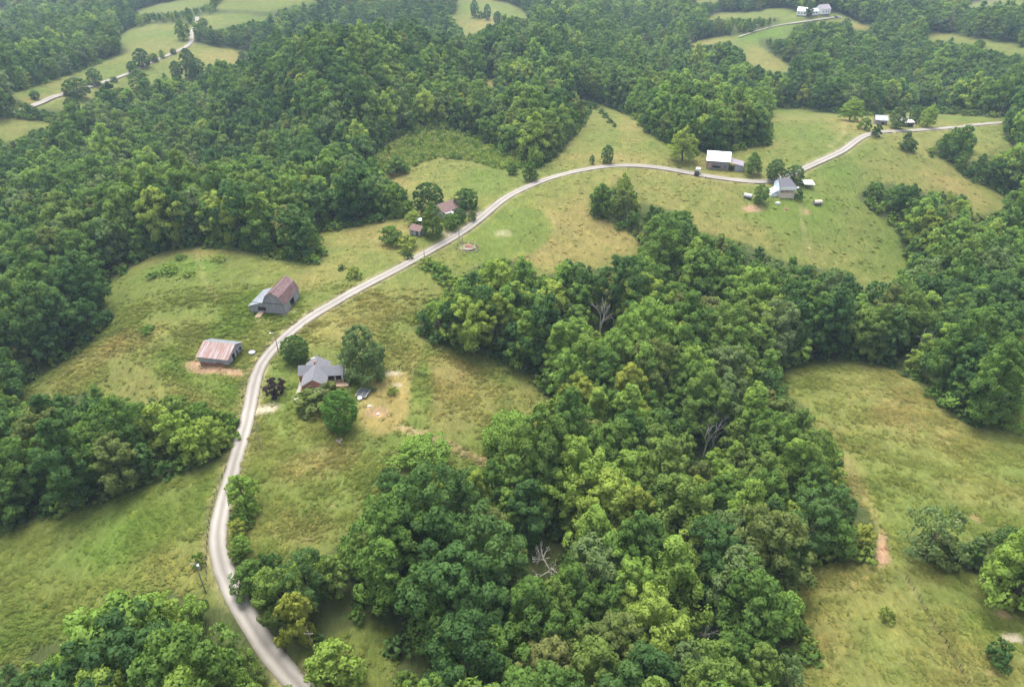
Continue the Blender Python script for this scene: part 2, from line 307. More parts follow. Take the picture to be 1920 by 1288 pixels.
def weathered(name, stops, scale=1.0, rough=0.8, metal=0.0, stretch=(1,1,1), bump=0.15, spec=0.3, obj_coord=True, dist=0.5):
    """plain procedural surface: noise-driven colour ramp with bump, in the object's own coordinates"""
    m, n, l, o = nt(name)
    tc = n.new('ShaderNodeTexCoord'); mp = n.new('ShaderNodeMapping'); mp.inputs['Scale'].default_value = stretch
    l.new(tc.outputs['Object'], mp.inputs['Vector'])
    t = noise(n, l, mp.outputs[0], scale, 5, 0.65, dist); r = ramp(n, stops); l.new(t.outputs['Fac'], r.inputs['Fac'])
    b = n.new('ShaderNodeBsdfPrincipled'); b.inputs['Roughness'].default_value = rough; b.inputs['Metallic'].default_value = metal
    b.inputs['Specular IOR Level'].default_value = spec
    l.new(r.outputs[0], b.inputs['Base Color'])
    if bump:
        bp = n.new('ShaderNodeBump'); bp.inputs['Strength'].default_value = bump; bp.inputs['Distance'].default_value = 0.05
        l.new(t.outputs['Fac'], bp.inputs['Height']); l.new(bp.outputs[0], b.inputs['Normal'])
    l.new(b.outputs[0], o.inputs['Surface'])
    return m
def mesh_np(name, v, f, mat=None, smooth=False):
    """mesh from arrays: v (n,3), f (m,3) or (m,4)"""
    me = bpy.data.meshes.new(name); v = np.asarray(v, np.float32); f = np.asarray(f, np.int32)
    k = f.shape[1]
    me.vertices.add(len(v)); me.vertices.foreach_set('co', v.ravel())
    me.loops.add(f.size); me.loops.foreach_set('vertex_index', f.ravel())
    me.polygons.add(len(f)); me.polygons.foreach_set('loop_start', np.arange(0, f.size, k, dtype=np.int32)); me.polygons.foreach_set('loop_total', np.full(len(f), k, np.int32))
    if smooth: me.polygons.foreach_set('use_smooth', np.ones(len(f), bool))
    me.update(calc_edges=True)
    if mat: me.materials.append(mat)
    return me
def link(name, data, parent=None):
    o = bpy.data.objects.new(name, data); COL.objects.link(o)
    if parent: o.parent = parent
    return o
def tag(o, label=None, cat=None, group=None, kind=None):
    if label: o['label'] = label
    if cat: o['category'] = cat
    if group: o['group'] = group
    if kind: o['kind'] = kind
    return o
def thing(name, label, cat, loc=(0,0,0), rz=0.0, group=None):
    o = bpy.data.objects.new(name, None); COL.objects.link(o); o.location = loc; o.rotation_euler = (0, 0, rz)
    o.empty_display_size = 0.5
    return tag(o, label, cat, group)
class MB:
    """collects simple solids for one mesh"""
    def __init__(s): s.v = []; s.f = []
    def poly(s, pts):
        k = len(s.v); s.v += [tuple(p) for p in pts]; s.f.append(list(range(k, k+len(pts))))
    def hexa(s, p):      # 8 corners: 4 bottom (ccw), 4 top
        k = len(s.v); s.v += [tuple(q) for q in p]
        for q in ((3,2,1,0),(4,5,6,7),(0,1,5,4),(1,2,6,5),(2,3,7,6),(3,0,4,7)): s.f.append([k+i for i in q])
    def box(s, x0, x1, y0, y1, z0, z1): s.hexa([(x0,y0,z0),(x1,y0,z0),(x1,y1,z0),(x0,y1,z0),(x0,y0,z1),(x1,y0,z1),(x1,y1,z1),(x0,y1,z1)])
    def slab(s, a, b, c, d, t):  # quad a,b,c,d (ccw seen from above) thickened downwards by t along its normal
        a, b, c, d = map(Vector, (a, b, c, d)); n = (b-a).cross(d-a).normalized()*t
        s.hexa([a-n, b-n, c-n, d-n, a, b, c, d])
    def tube(s, p0, p1, r0, r1, k=6, cap=True):
        p0 = Vector(p0); p1 = Vector(p1); d = (p1-p0).normalized(); a = d.orthogonal().normalized(); b = d.cross(a); o = len(s.v)
        for p, r in ((p0, r0), (p1, r1)):
            for i in range(k): t = 2*math.pi*i/k; s.v.append(tuple(p + a*math.cos(t)*r + b*math.sin(t)*r))
        for i in range(k): j = (i+1) % k; s.f.append([o+i, o+j, o+k+j, o+k+i])
        if cap: s.f.append([o+i for i in range(k)][::-1]); s.f.append([o+k+i for i in range(k)])
    def lathe(s, prof, k=12, c=(0,0,0), sx=1, sy=1):
        o = len(s.v)
        for r, z in prof:
            for i in range(k): t = 2*math.pi*i/k; s.v.append((c[0]+r*math.cos(t)*sx, c[1]+r*math.sin(t)*sy, c[2]+z))
        for j in range(len(prof)-1):
            for i in range(k): q = (i+1) % k; s.f.append([o+j*k+i, o+j*k+q, o+(j+1)*k+q, o+(j+1)*k+i])
        s.f.append([o+i for i in range(k)][::-1]); s.f.append([o+(len(prof)-1)*k+i for i in range(k)])
    def build(s, name, mat, parent=None, smooth=False, kind=None):
        me = bpy.data.meshes.new(name); me.from_pydata(s.v, [], s.f); me.update(); me.materials.append(mat)
        if smooth:
            for p in me.polygons: p.use_smooth = True
        o = link(name, me, parent)
        if kind: o['kind'] = kind
        return o

# ================================================================== GROUND
def spaced(lo, hi, step0, start, grow):
    out = [0.0]
    while out[-1] < hi:
        q = out[-1]; out.append(q + max(step0, (q-start)*grow + step0 if q > start else step0))
    return np.array(out)
gy = 18 + spaced(0, 9500, 1.05, 170, 0.0085)
gxp = spaced(0, 7500, 1.05, 120, 0.0092)
gx = np.concatenate([-gxp[:0:-1], gxp])
GX, GY = np.meshgrid(gx, gy); xf = GX.ravel(); yf = GY.ravel()
zf = height(xf, yf)
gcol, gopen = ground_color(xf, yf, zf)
dip = np.zeros(len(xf))
for line, w in ((road_c, 2.0), (road2_c, 1.8)): dip = np.maximum(dip, (dist_to(xf, yf, line) < w+0.35)*0.2)
zmesh = zf - dip - (1-gopen)*0.02
nx, ny = len(gx), len(gy)
ii = (np.arange(ny-1)[:,None]*nx + np.arange(nx-1)[None]).ravel()
faces = np.stack([ii, ii+1, ii+nx+1, ii+nx], 1)
m, n, l, o = nt('pasture_ground')
at = n.new('ShaderNodeAttribute'); at.attribute_name = 'land_colour'
geo = n.new('ShaderNodeNewGeometry')
mp = n.new('ShaderNodeMapping'); mp.inputs['Rotation'].default_value = (0, 0, R(28)); mp.inputs['Scale'].default_value = (1, 0.45, 1); l.new(geo.outputs['Position'], mp.inputs['Vector'])
t1 = noise(n, l, mp.outputs[0], 0.9, 6, 0.7, 1.2); t2 = noise(n, l, geo.outputs['Position'], 0.16, 5, 0.6, 0.8); t3 = noise(n, l, geo.outputs['Position'], 3.5, 4, 0.7)
r1 = ramp(n, [(.28,(.62,.68,.58)),(.5,(1,1,1)),(.72,(1.36,1.3,1.2))]); l.new(t1.outputs['Fac'], r1.inputs['Fac'])
r2 = ramp(n, [(.3,(.84,.90,.80)),(.5,(1,1,1)),(.72,(1.14,1.07,.98))]); l.new(t2.outputs['Fac'], r2.inputs['Fac'])
r3 = ramp(n, [(.3,(.7,.72,.7)),(.7,(1.25,1.25,1.2))]); l.new(t3.outputs['Fac'], r3.inputs['Fac'])
t4 = noise(n, l, mp.outputs[0], 0.33, 4, 0.65, 1.5); r4 = ramp(n, [(.3,(.72,.78,.68)),(.5,(1,1,1)),(.7,(1.24,1.2,1.12))]); l.new(t4.outputs['Fac'], r4.inputs['Fac'])
c0 = mixc(n, l, at.outputs['Color'], r4.outputs[0], 0.8, 'MULTIPLY')
c1 = mixc(n, l, c0, r1.outputs[0], 0.8, 'MULTIPLY'); c2 = mixc(n, l, c1, r2.outputs[0], 0.9, 'MULTIPLY'); c3 = mixc(n, l, c2, r3.outputs[0], 0.6, 'MULTIPLY')
b = n.new('ShaderNodeBsdfPrincipled'); b.inputs['Roughness'].default_value = 0.95; b.inputs['Specular IOR Level'].default_value = 0.1
l.new(c3, b.inputs['Base Color'])
bp = n.new('ShaderNodeBump'); bp.inputs['Strength'].default_value = 0.75; bp.inputs['Distance'].default_value = 0.5
l.new(t1.outputs['Fac'], bp.inputs['Height']); l.new(bp.outputs[0], b.inputs['Normal']); l.new(b.outputs[0], o.inputs['Surface'])
M_ground = m
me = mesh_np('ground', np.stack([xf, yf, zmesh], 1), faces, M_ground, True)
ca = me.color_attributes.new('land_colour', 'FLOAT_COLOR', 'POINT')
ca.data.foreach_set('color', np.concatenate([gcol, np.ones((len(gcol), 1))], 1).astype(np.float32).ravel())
tag(link('ground', me), kind='structure')
ZMIN = float(zf.min())

# ================================================================== ROADS
m, n, l, o = nt('pale_gravel_road')
uvn = n.new('ShaderNodeUVMap'); uvn.uv_map = 'UVMap'; sep = n.new('ShaderNodeSeparateXYZ'); l.new(uvn.outputs[0], sep.inputs[0])
geo = n.new('ShaderNodeNewGeometry')
wv = ramp(n, [(0,(.27,.25,.20)),(.06,(.36,.34,.30)),(.17,(.52,.50,.46)),(.27,(.58,.56,.53)),(.38,(.47,.45,.42)),(.5,(.36,.345,.31)),(.62,(.47,.45,.42)),(.73,(.58,.56,.53)),(.83,(.52,.50,.46)),(.94,(.36,.34,.30)),(1,(.27,.25,.20))])
tn = noise(n, l, geo.outputs['Position'], 0.35, 5, 0.6); ad = n.new('ShaderNodeMath'); ad.operation = 'MULTIPLY_ADD'; ad.inputs[1].default_value = 0.16; l.new(tn.outputs['Fac'], ad.inputs[0])
sb = n.new('ShaderNodeMath'); sb.operation = 'SUBTRACT'; sb.inputs[1].default_value = 0.08; l.new(sep.outputs[0], sb.inputs[0]); l.new(sb.outputs[0], ad.inputs[2]); l.new(ad.outputs[0], wv.inputs['Fac'])
tf = noise(n, l, geo.outputs['Position'], 5.0, 5, 0.75); rf = ramp(n, [(.3,(.75,.75,.75)),(.7,(1.15,1.15,1.14))]); l.new(tf.outputs['Fac'], rf.inputs['Fac'])
tg = noise(n, l, geo.outputs['Position'], 0.06, 3, 0.5); rg = ramp(n, [(.35,(.86,.85,.84)),(.65,(1.06,1.06,1.05))]); l.new(tg.outputs['Fac'], rg.inputs['Fac'])
cc = mixc(n, l, mixc(n, l, wv.outputs[0], rf.outputs[0], 0.7, 'MULTIPLY'), rg.outputs[0], 1.0, 'MULTIPLY')
cc = mixc(n, l, cc, (.53,.515,.495), 1.0, 'MULTIPLY')
b = n.new('ShaderNodeBsdfPrincipled'); b.inputs['Roughness'].default_value = 0.9; b.inputs['Specular IOR Level'].default_value = 0.2; l.new(cc, b.inputs['Base Color'])
bp = n.new('ShaderNodeBump'); bp.inputs['Strength'].default_value = 0.3; bp.inputs['Distance'].default_value = 0.04; l.new(tf.outputs['Fac'], bp.inputs['Height']); l.new(bp.outputs[0], b.inputs['Normal'])
l.new(b.outputs[0], o.inputs['Surface']); M_road = m
def road_mesh(name, cl, half, lift):
    tan = np.gradient(cl, axis=0); tan /= np.linalg.norm(tan, axis=1)[:,None]; nor = np.stack([-tan[:,1], tan[:,0]], 1)
    prof = np.array([-1,-.93,-.62,-.3,0,.3,.62,.93,1]); k = len(prof)
    edge = half*(1 + 0.10*(fbm(cl[:,0], cl[:,1], 5, 3, 71)-0.5))
    edge2 = half*(1 + 0.10*(fbm(cl[:,0], cl[:,1], 5, 3, 77)-0.5))
    w = np.where(prof[None] < 0, edge[:,None], edge2[:,None])*prof[None]
    P = cl[:,None,:] + nor[:,None,:]*w[:,:,None]
    zc = height(cl[:,0], cl[:,1]); zc = np.convolve(np.pad(zc, 4, mode='edge'), np.ones(9)/9, 'valid')
    z = height(P[...,0], P[...,1])
    z = np.maximum(z, 0.5*z + 0.5*zc[:,None]) + (0.05*(1-prof**2))[None] + 0.03 + lift*np.hypot(cl[:,0], cl[:,1])[:,None]
    z[:, 0] -= 0.07; z[:, -1] -= 0.07
    V = np.concatenate([P, z[...,None]], 2).reshape(-1, 3); N = len(cl)
    q = (np.arange(N-1)[:,None]*k + np.arange(k-1)[None]).ravel()
    me = mesh_np(name, V, np.stack([q, q+k, q+k+1, q+1], 1)[:, ::-1], M_road, True)
    uvl = me.uv_layers.new(name='UVMap'); vi = np.empty(len(me.loops), np.int32); me.loops.foreach_get('vertex_index', vi)
    uu = np.tile((prof+1)/2, N); vv = np.repeat(np.arange(N)*1.0, k)
    uvl.data.foreach_set('uv', np.stack([uu[vi], vv[vi]], 1).astype(np.float32).ravel())
    return tag(link(name, me), kind='structure')
road_mesh('gravel_road', road_c, 2.0, 0.00035)
road_mesh('gravel_road', road2_c, 2.0, 0.0006)
road_mesh('farm_lane', lane_c, 1.3, 0.0008)

# ================================================================== FOLIAGE
def leaf_mat(name, stops, trans=0.38, tip=1.25):
    """leaf colour: each plant draws its own tone from the ramp; leaves vary a little among themselves"""
    m, n, l, o = nt(name)
    oi = n.new('ShaderNodeObjectInfo'); r = ramp(n, stops); l.new(oi.outputs['Random'], r.inputs['Fac'])
    tc = n.new('ShaderNodeTexCoord'); t = noise(n, l, tc.outputs['Object'], 0.55, 4, 0.6)
    rr = ramp(n, [(.3,(.72,.76,.7)),(.5,(1,1,1)),(.7,(tip,tip*.97,tip*.85))]); l.new(t.outputs['Fac'], rr.inputs['Fac'])
    cc = mixc(n, l, r.outputs[0], rr.outputs[0], 0.9, 'MULTIPLY')
    d = n.new('ShaderNodeBsdfDiffuse'); tr = n.new('ShaderNodeBsdfTranslucent'); mx = n.new('ShaderNodeMixShader'); mx.inputs[0].default_value = trans
    l.new(cc, d.inputs['Color']); l.new(mixc(n, l, cc, (1.25,1.3,.75), 1.0, 'MULTIPLY'), tr.inputs['Color'])
    l.new(d.outputs[0], mx.inputs[1]); l.new(tr.outputs[0], mx.inputs[2]); l.new(mx.outputs[0], o.inputs['Surface'])
    return m
LM = {
 'dark':  leaf_mat('dark_green_leaves', [(0,(0.058,0.115,0.039)),(.5,(0.076,0.146,0.044)),(1,(0.096,0.166,0.052))]),
 'mid':   leaf_mat('mid_green_leaves', [(0,(0.093,0.166,0.042)),(.5,(0.120,0.203,0.047)),(1,(0.154,0.221,0.056))]),
 'light': leaf_mat('light_green_leaves', [(0,(0.156,0.261,0.059)),(.6,(0.210,0.310,0.064)),(1,(0.259,0.325,0.070))]),
 'yellow': leaf_mat('yellow_green_leaves', [(0,(0.195,0.255,0.051)),(.6,(0.234,0.279,0.056)),(1,(0.266,0.293,0.059))]),
 'olive': leaf_mat('olive_leaves', [(0,(0.123,0.169,0.050)),(.6,(0.146,0.185,0.057)),(1,(0.171,0.192,0.068))]),
 'grey':  leaf_mat('grey_green_leaves', [(0,(0.123,0.187,0.070)),(.6,(0.148,0.211,0.081)),(1,(0.169,0.223,0.093))]),
 'brown': leaf_mat('dry_brown_foliage', [(0,(0.157,0.117,0.095)),(1,(0.225,0.165,0.127))]),
 'purple': leaf_mat('purple_brown_leaves', [(0,(0.060,0.040,0.050)),(1,(0.078,0.051,0.059))]),
 'maple': leaf_mat('bright_maple_leaves', [(0,(0.104,0.205,0.044)),(1,(0.114,0.218,0.051))]),
 'bush':  leaf_mat('bush_leaves', [(0,(0.114,0.206,0.044)),(.5,(0.172,0.261,0.056)),(1,(0.251,0.310,0.073))]),
 'thick': leaf_mat('thicket_leaves', [(0,(0.223,0.321,0.066)),(.5,(0.279,0.353,0.091)),(1,(0.335,0.365,0.121))], .42),
}
M_bark = weathered('grey_bark', [(.3,(.045,.038,.03)),(.7,(.10,.085,.068))], 2.5, 0.9, stretch=(1,1,.25), bump=0.5)
M_dead = weathered('bleached_dead_wood', [(.3,(.38,.355,.325)),(.7,(.56,.53,.49))], 2.0, 0.85, stretch=(1,1,.3), bump=0.3)

PROF = {   # crown radius (0..1) against height in the crown (0..1)
 'round':  lambda t: np.sqrt(np.clip(1-(1.9*(t-0.47))**2, 0.02, 1)),
 'oval':   lambda t: np.sqrt(np.clip(1-(1.95*(t-0.42))**2, 0.02, 1))*(1-0.18*t),
 'cone':   lambda t: np.clip(1.12-0.98*t, .08, 1)*np.clip(0.45+3*t, 0, 1),
 'spread': lambda t: np.clip(0.45+1.3*t, 0, 1)*np.sqrt(np.clip(1.12-t**2.6, .02, 1)),
 'dome':   lambda t: np.sqrt(np.clip(1-(0.97*t)**2.2, .02, 1))*np.clip(.78+1.2*t, 0, 1),
}
def crown_arrays(seed, H, Wd, base, prof, npuff, nleaf, leaf, droop=0.0, puff=(.24,.40), sub=3, lobes=0.25, up=.30):
    """leaf quads gathered in boughs: returns vertices, faces, shading normals, bough centres"""
    g = np.random.default_rng(seed)
    i = np.arange(npuff); t = (i+0.5)/npuff; t = np.clip(t + g.normal(0, .04, npuff), 0.02, 1)
    t = 1-(1-t)**1.08
    ang = i*2.39996 + g.normal(0, .35, npuff)
    lob = 1 + lobes*np.sin(ang*2 + g.uniform(0, 6)) * g.uniform(.4, 1) + lobes*0.7*np.sin(ang*3 + g.uniform(0, 6) + 3*t)
    rad = PROF[prof](t)*Wd/2*np.clip(lob, .55, 1.35)
    pr = Wd*g.uniform(puff[0], puff[1], npuff)*0.5*(1.12-0.35*t)
    rho = np.clip(rad - pr*0.55, 0, None)*(g.uniform(.72, 1.08, npuff) if lobes > .09 else g.uniform(.92, 1.02, npuff))
    z = H*base + (H*(1-base)-pr*0.6)*t
    C = np.stack([rho*np.cos(ang), rho*np.sin(ang), z - droop*rho], 1)
    # sub-boughs give the lumpy cauliflower surface
    K = npuff*sub; pi = np.repeat(np.arange(npuff), sub)
    dv = g.normal(0, 1, (K, 3)); dv[:,2] = np.abs(dv[:,2])*0.8 - 0.15; dv /= np.linalg.norm(dv, axis=1)[:,None]
    ow = C[pi].copy(); ow[:,2] = 0; ow /= np.maximum(np.linalg.norm(ow, axis=1), .2)[:,None]
    dv = dv + ow*0.6; dv /= np.linalg.norm(dv, axis=1)[:,None]
    SC = C[pi] + dv*(pr[pi]*0.62)[:,None]; sr = pr[pi]*g.uniform(.42, .68, K)
    L = nleaf; li = g.integers(0, K, L)
    d = g.normal(0, 1, (L, 3)); d /= np.linalg.norm(d, axis=1)[:,None]
    og = SC[li] - np.array([0, 0, H*(base+.35*(1-base))]); og /= np.linalg.norm(og, axis=1)[:,None]
    flip = (d*og).sum(1) < -0.35; d[flip] *= -1
    low = d[:,2] < -0.45; d[low, 2] *= -0.6
    d /= np.linalg.norm(d, axis=1)[:,None]
    P = SC[li] + d*(sr[li]*g.uniform(.70, 1.08, L))[:,None]
    ni = L//7; kk_ = g.choice(L, ni, replace=False); ax = np.array([0, 0, H*(base+.45*(1-base))]); P[kk_] = ax + (P[kk_]-ax)*g.uniform(.35, .75, ni)[:,None]
    if droop > 0: P[:,2] -= droop*0.9*np.abs(g.normal(0, 1, L))*sr[li]
    nrm = d + g.normal(0, .55, (L, 3)); nrm /= np.linalg.norm(nrm, axis=1)[:,None]
    a = np.cross(nrm, g.normal(0, 1, (L, 3))); a /= np.linalg.norm(a, axis=1)[:,None]; bb = np.cross(nrm, a)
    s = leaf*g.uniform(.55, 1.35, L)[:,None]
    V = np.stack([P - a*s*.62, P - bb*s*.42 - nrm*s*.08, P + a*s*.62, P + bb*s*.42 + nrm*s*.10], 1).reshape(-1, 3)
    Fc = np.arange(L*4).reshape(-1, 4)
    sn = 0.62*d + 0.38*nrm + np.array([0, 0, up]); sn /= np.linalg.norm(sn, axis=1)[:,None]
    return V, Fc, np.repeat(sn, 4, 0), C
def trunk_mb(seed, H, Wd, base, C, r0):
    g = np.random.default_rng(seed+999); m = MB()
    top = H*(base + 0.55*(1-base)); pts = [Vector((0, 0, -0.6)), Vector((g.normal(0,.1), g.normal(0,.1), top*0.45)), Vector((g.normal(0,.25), g.normal(0,.25), top))]
    m.tube(pts[0], pts[1], r0*1.25, r0*.85, 7); m.tube(pts[1], pts[2], r0*.85, r0*.35, 7)
    for k in g.choice(len(C), min(9, len(C)), replace=False):
        c = Vector(C[k]); s = pts[1].lerp(pts[2], g.uniform(0, .8)); s.z = min(s.z, c.z-0.2)
        m.tube(s, s.lerp(c, .55) + Vector((0, 0, .25)), r0*.42, r0*.26, 5, False); m.tube(s.lerp(c, .55) + Vector((0, 0, .25)), c, r0*.26, r0*.08, 5, False)
    return m
def set_normals(me, sn):
    me.polygons.foreach_set('use_smooth', np.ones(len(me.polygons), bool))
    me.normals_split_custom_set_from_vertices(sn.astype(np.float32).tolist())
def tree_meshes(name, seed, H, Wd, base, prof, mat, npuff=34, nleaf=4200, leaf=.62, r0=None, **kw):
    V, Fc, sn, C = crown_arrays(seed, H, Wd, base, prof, npuff, nleaf, leaf, **kw)
    cm = mesh_np(name+'_crown', V, Fc, LM[mat]); set_normals(cm, sn)
    tm = trunk_mb(seed, H, Wd, base, C, r0 or 0.022*H)
    t = bpy.data.meshes.new(name+'_trunk'); t.from_pydata(tm.v, [], tm.f); t.update(); t.materials.append(M_bark)
    return cm, t, H, Wd
def joined(name, seed, H, Wd, base, prof, mat, npuff=22, nleaf=1400, leaf=1.0, **kw):
    V, Fc, sn, C = crown_arrays(seed, H, Wd, base, prof, npuff, nleaf, leaf, up=.55, **kw)
    tm = MB(); tm.tube((0,0,-.6), (0,0,H*.6), .03*H, .012*H, 4, False)
    tv = np.array(tm.v); tfc = np.array(tm.f)
    me = mesh_np(name, np.vstack([V, tv]), np.vstack([Fc, tfc+len(V)]), LM[mat]); me.materials.append(M_bark)
    mi = np.zeros(len(me.polygons), np.int32); mi[len(Fc):] = 1; me.polygons.foreach_set('material_index', mi)
    set_normals(me, np.vstack([sn, np.tile((0, 0, 1.0), (len(tv), 1))]))
    return me
# species: look, height, width, crown base, outline, share of the wood
SPECIES = [('dark', 17, 11, .14, 'round', .15), ('dark', 19, 10, .16, 'oval', .09), ('mid', 17, 11.5, .14, 'spread', .17), ('mid', 19, 10, .15, 'oval', .15), ('mid', 15, 10, .10, 'dome', .10),
           ('light', 18, 10.5, .12, 'cone', .10), ('light', 16, 11, .12, 'round', .11), ('grey', 17, 10.5, .14, 'spread', .05), ('olive', 15, 9.5, .12, 'round', .06), ('yellow', 15, 9, .12, 'oval', .022), ('olive', 16, 9, .14, 'oval', .022)]
NEAR = [tree_meshes('tree%02d' % k, 100+k, H, Wd, b, pf, mt, npuff=40+4*(k % 4), nleaf=12500, leaf=.385, lobes=.22+.05*(k % 3)) for k, (mt, H, Wd, b, pf, sh) in enumerate(SPECIES)]
NEAR += [tree_meshes('tree%02d' % (k+20), 300+k, H*1.05, Wd*1.05, b, pf, mt, npuff=46, nleaf=12500, leaf=.385, lobes=.32) for k, (mt, H, Wd, b, pf, sh) in enumerate(SPECIES)]
PC = bpy.data.collections.new('tree_sources')      # sources for the woodland mass, not in the scene themselves
def source(coll, name, me):
    o = bpy.data.objects.new(name, me); coll.objects.link(o); return o
FAR = []
for k, (mt, H, Wd, b, pf, sh) in enumerate(SPECIES):
    for v in range(2):
        source(PC, 'far_%02d' % len(FAR), joined('far_tree', 500+10*k+v, H, Wd, b, pf if pf != 'cone' else 'oval', mt, npuff=20, nleaf=2600, leaf=.74, lobes=.2, puff=(.32,.5))); FAR.append(k)
share = np.array([s[5] for s in SPECIES]); share /= share.sum()

def scatter(name, P, rotz, scl, idx, coll, kind='stuff', label=None, cat=None, colors=None, tilt=None):
    """one object whose points carry instances of the sources (Geometry Nodes)"""
    me = bpy.data.meshes.new(name); me.vertices.add(len(P)); me.vertices.foreach_set('co', np.asarray(P, np.float32).ravel())
    a = me.attributes.new('turn', 'FLOAT_VECTOR', 'POINT'); e = np.zeros((len(P), 3), np.float32); e[:,2] = rotz
    if tilt is not None: e[:, :2] = tilt
    a.data.foreach_set('vector', e.ravel())
    a = me.attributes.new('size', 'FLOAT_VECTOR', 'POINT'); a.data.foreach_set('vector', np.asarray(scl, np.float32).ravel())
    a = me.attributes.new('pick', 'INT', 'POINT'); a.data.foreach_set('value', np.asarray(idx, np.int32))
    if colors is not None:
        a = me.attributes.new('tone', 'FLOAT_COLOR', 'POINT'); a.data.foreach_set('color', np.concatenate([colors, np.ones((len(P), 1))], 1).astype(np.float32).ravel())
    ob = link(name, me)
    ng = bpy.data.node_groups.new(name, 'GeometryNodeTree')
    ng.interface.new_socket('Geometry', in_out='INPUT', socket_type='NodeSocketGeometry'); ng.interface.new_socket('Geometry', in_out='OUTPUT', socket_type='NodeSocketGeometry')
    N = ng.nodes; Lk = ng.links; gi = N.new('NodeGroupInput'); go = N.new('NodeGroupOutput')
    ip = N.new('GeometryNodeInstanceOnPoints'); ci = N.new('GeometryNodeCollectionInfo'); ci.inputs['Collection'].default_value = coll
    ci.inputs['Separate Children'].default_value = True; ci.inputs['Reset Children'].default_value = True
    def na(nm, ty):
        q = N.new('GeometryNodeInputNamedAttribute'); q.data_type = ty; q.inputs['Name'].default_value = nm; return q.outputs['Attribute']
    er = N.new('FunctionNodeEulerToRotation'); Lk.new(na('turn', 'FLOAT_VECTOR'), er.inputs[0])
    Lk.new(gi.outputs[0], ip.inputs['Points']); Lk.new(ci.outputs[0], ip.inputs['Instance']); ip.inputs['Pick Instance'].default_value = True
    Lk.new(na('pick', 'INT'), ip.inputs['Instance Index']); Lk.new(er.outputs[0], ip.inputs['Rotation']); Lk.new(na('size', 'FLOAT_VECTOR'), ip.inputs['Scale'])
    Lk.new(ip.outputs[0], go.inputs[0])
    md = ob.modifiers.new('scatter', 'NODES'); md.node_group = ng
    return tag(ob, label, cat, None, kind)

# ------------------------------------------------------------------ where the woodland stands
def jittered(x0, x1, y0, y1, step, seed):
    g = np.random.default_rng(seed)
    X, Y = np.meshgrid(np.arange(x0, x1, step), np.arange(y0, y1, step*0.87)); X[1::2] += step/2
    X = X.ravel() + g.uniform(-.36, .36, X.size)*step; Y = Y.ravel() + g.uniform(-.36, .36, Y.size)*step
    return X, Y
SNAG_PX = [(1125,640,75),(1318,860,85),(1335,850,70),(1030,1085,62),(1005,1078,50),(1305,1205,40),(1716,668,48)]
SNAGS = [(a_, b_, c_, depth_of(g1(a_, b_))) for a_, b_, c_ in SNAG_PX]
KEEP = [(a_, b_, depth_of(g1(a_, b_))) for a_, b_ in ((420,1070),(436,1108),(480,1185),(498,1210),(518,1238),(545,1268),(572,1292),(455,1140))]
def wood_points(x0, x1, y0, y1, step, seed, hmul=1.0):
    X, Y = jittered(x0, x1, y0, y1, step, seed); keep = (np.abs(X) < 0.95*Y + 150)
    X = X[keep]; Y = Y[keep]; Z = height(X, Y)
    g = np.random.default_rng(seed+1)
    sc = np.clip(g.normal(1.03, .20, len(X)), .55, 1.5)*hmul*(0.85+0.35*fbm(X, Y, 60, 2, 61))
    px, py, d = project(X, Y, Z); base_ok = open_at(X, Y, Z) < .3
    def fits(sc):
        r = 3.2*sc*F/d; ok = base_ok.copy()
        for q in (.25, .5, .75, 1.0): ok &= open_at(X, Y, Z+17*sc*q) < .35
        pxm, pym, dm = project(X, Y, Z+9*sc)
        for sx in (-1, 1):
            ok &= np.where(py > Y0+6, sample(open_soft, px+sx*r, py), 0) < .55
            ok &= np.where(pym > Y0+6, sample(open_soft, pxm+sx*r*1.4, pym), 0) < .55
        for (sx_, sy_, sh_, sb_) in SNAGS:            # the dead trees stay in view
            hid = (np.abs(pxm-sx_) < 5.2*sc*F/dm + 8) & (np.abs(pym-(sy_-sh_*.5)) < 7.5*sc*F/dm + sh_*.3) & (d < sb_+5) & (d > sb_-45)
            ok &= ~hid
        for (rx_, ry_, rd_) in KEEP:                   # and so does the lowest bend of the road
            ok &= ~((np.abs(pxm-rx_) < 5.6*sc*F/dm + 10) & (np.abs(pym-ry_) < 7.5*sc*F/dm + 8) & (d < rd_+3))
        return ok
    ok = fits(sc)
    for shrink in (.8, .62, .46, .34, .25):              # smaller growth along the margins of the wood
        s2 = np.where(ok, sc, np.minimum(sc, .95)*shrink); more = fits(s2) & ~ok; sc = np.where(more, s2, sc); ok |= more
    ok &= (px > -500) & (px < 2420) & (py < 1620)
    for line in (road_c, road2_c): ok &= dist_to(X, Y, line) > 4.2
    return X[ok], Y[ok], Z[ok], sc[ok], px[ok], py[ok], d[ok]
def kinds_for(X, Y, seed):
    """species drift from stand to stand"""
    g = np.random.default_rng(seed); q = g.uniform(0, 1, len(X)); f1 = fbm(X, Y, 95, 3, 81); f2 = fbm(X, Y, 70, 3, 91)
    w = np.tile(share, (len(X), 1))
    light = np.array([s[0] in ('light', 'yellow') for s in SPECIES]); dark = np.array([s[0] == 'dark' for s in SPECIES])
    w = w*(1 + np.outer((f1-.5)*6, light) + np.outer((f2-.5)*5, dark)); w = np.clip(w, .002, None); w /= w.sum(1)[:,None]
    return (w.cumsum(1) < q[:,None]).sum(1).clip(0, len(SPECIES)-1)
wp = [wood_points(-700, 700, 24, 330, 7.8, 11), wood_points(-800, 800, 330, 560, 7.6, 12, .94), wood_points(-1500, 1500, 560, 1650, 7.9, 13, .88)]
WX, WY, WZ, WS, WPX, WPY, WD = [np.concatenate(q) for q in zip(*wp)]
WK = kinds_for(WX, WY, 17)
_cx2, _cy2, _ = project(WX, WY, WZ+11*WS); infr = (_cx2 > -60) & (_cx2 < 1980) & (_cy2 < 1360)
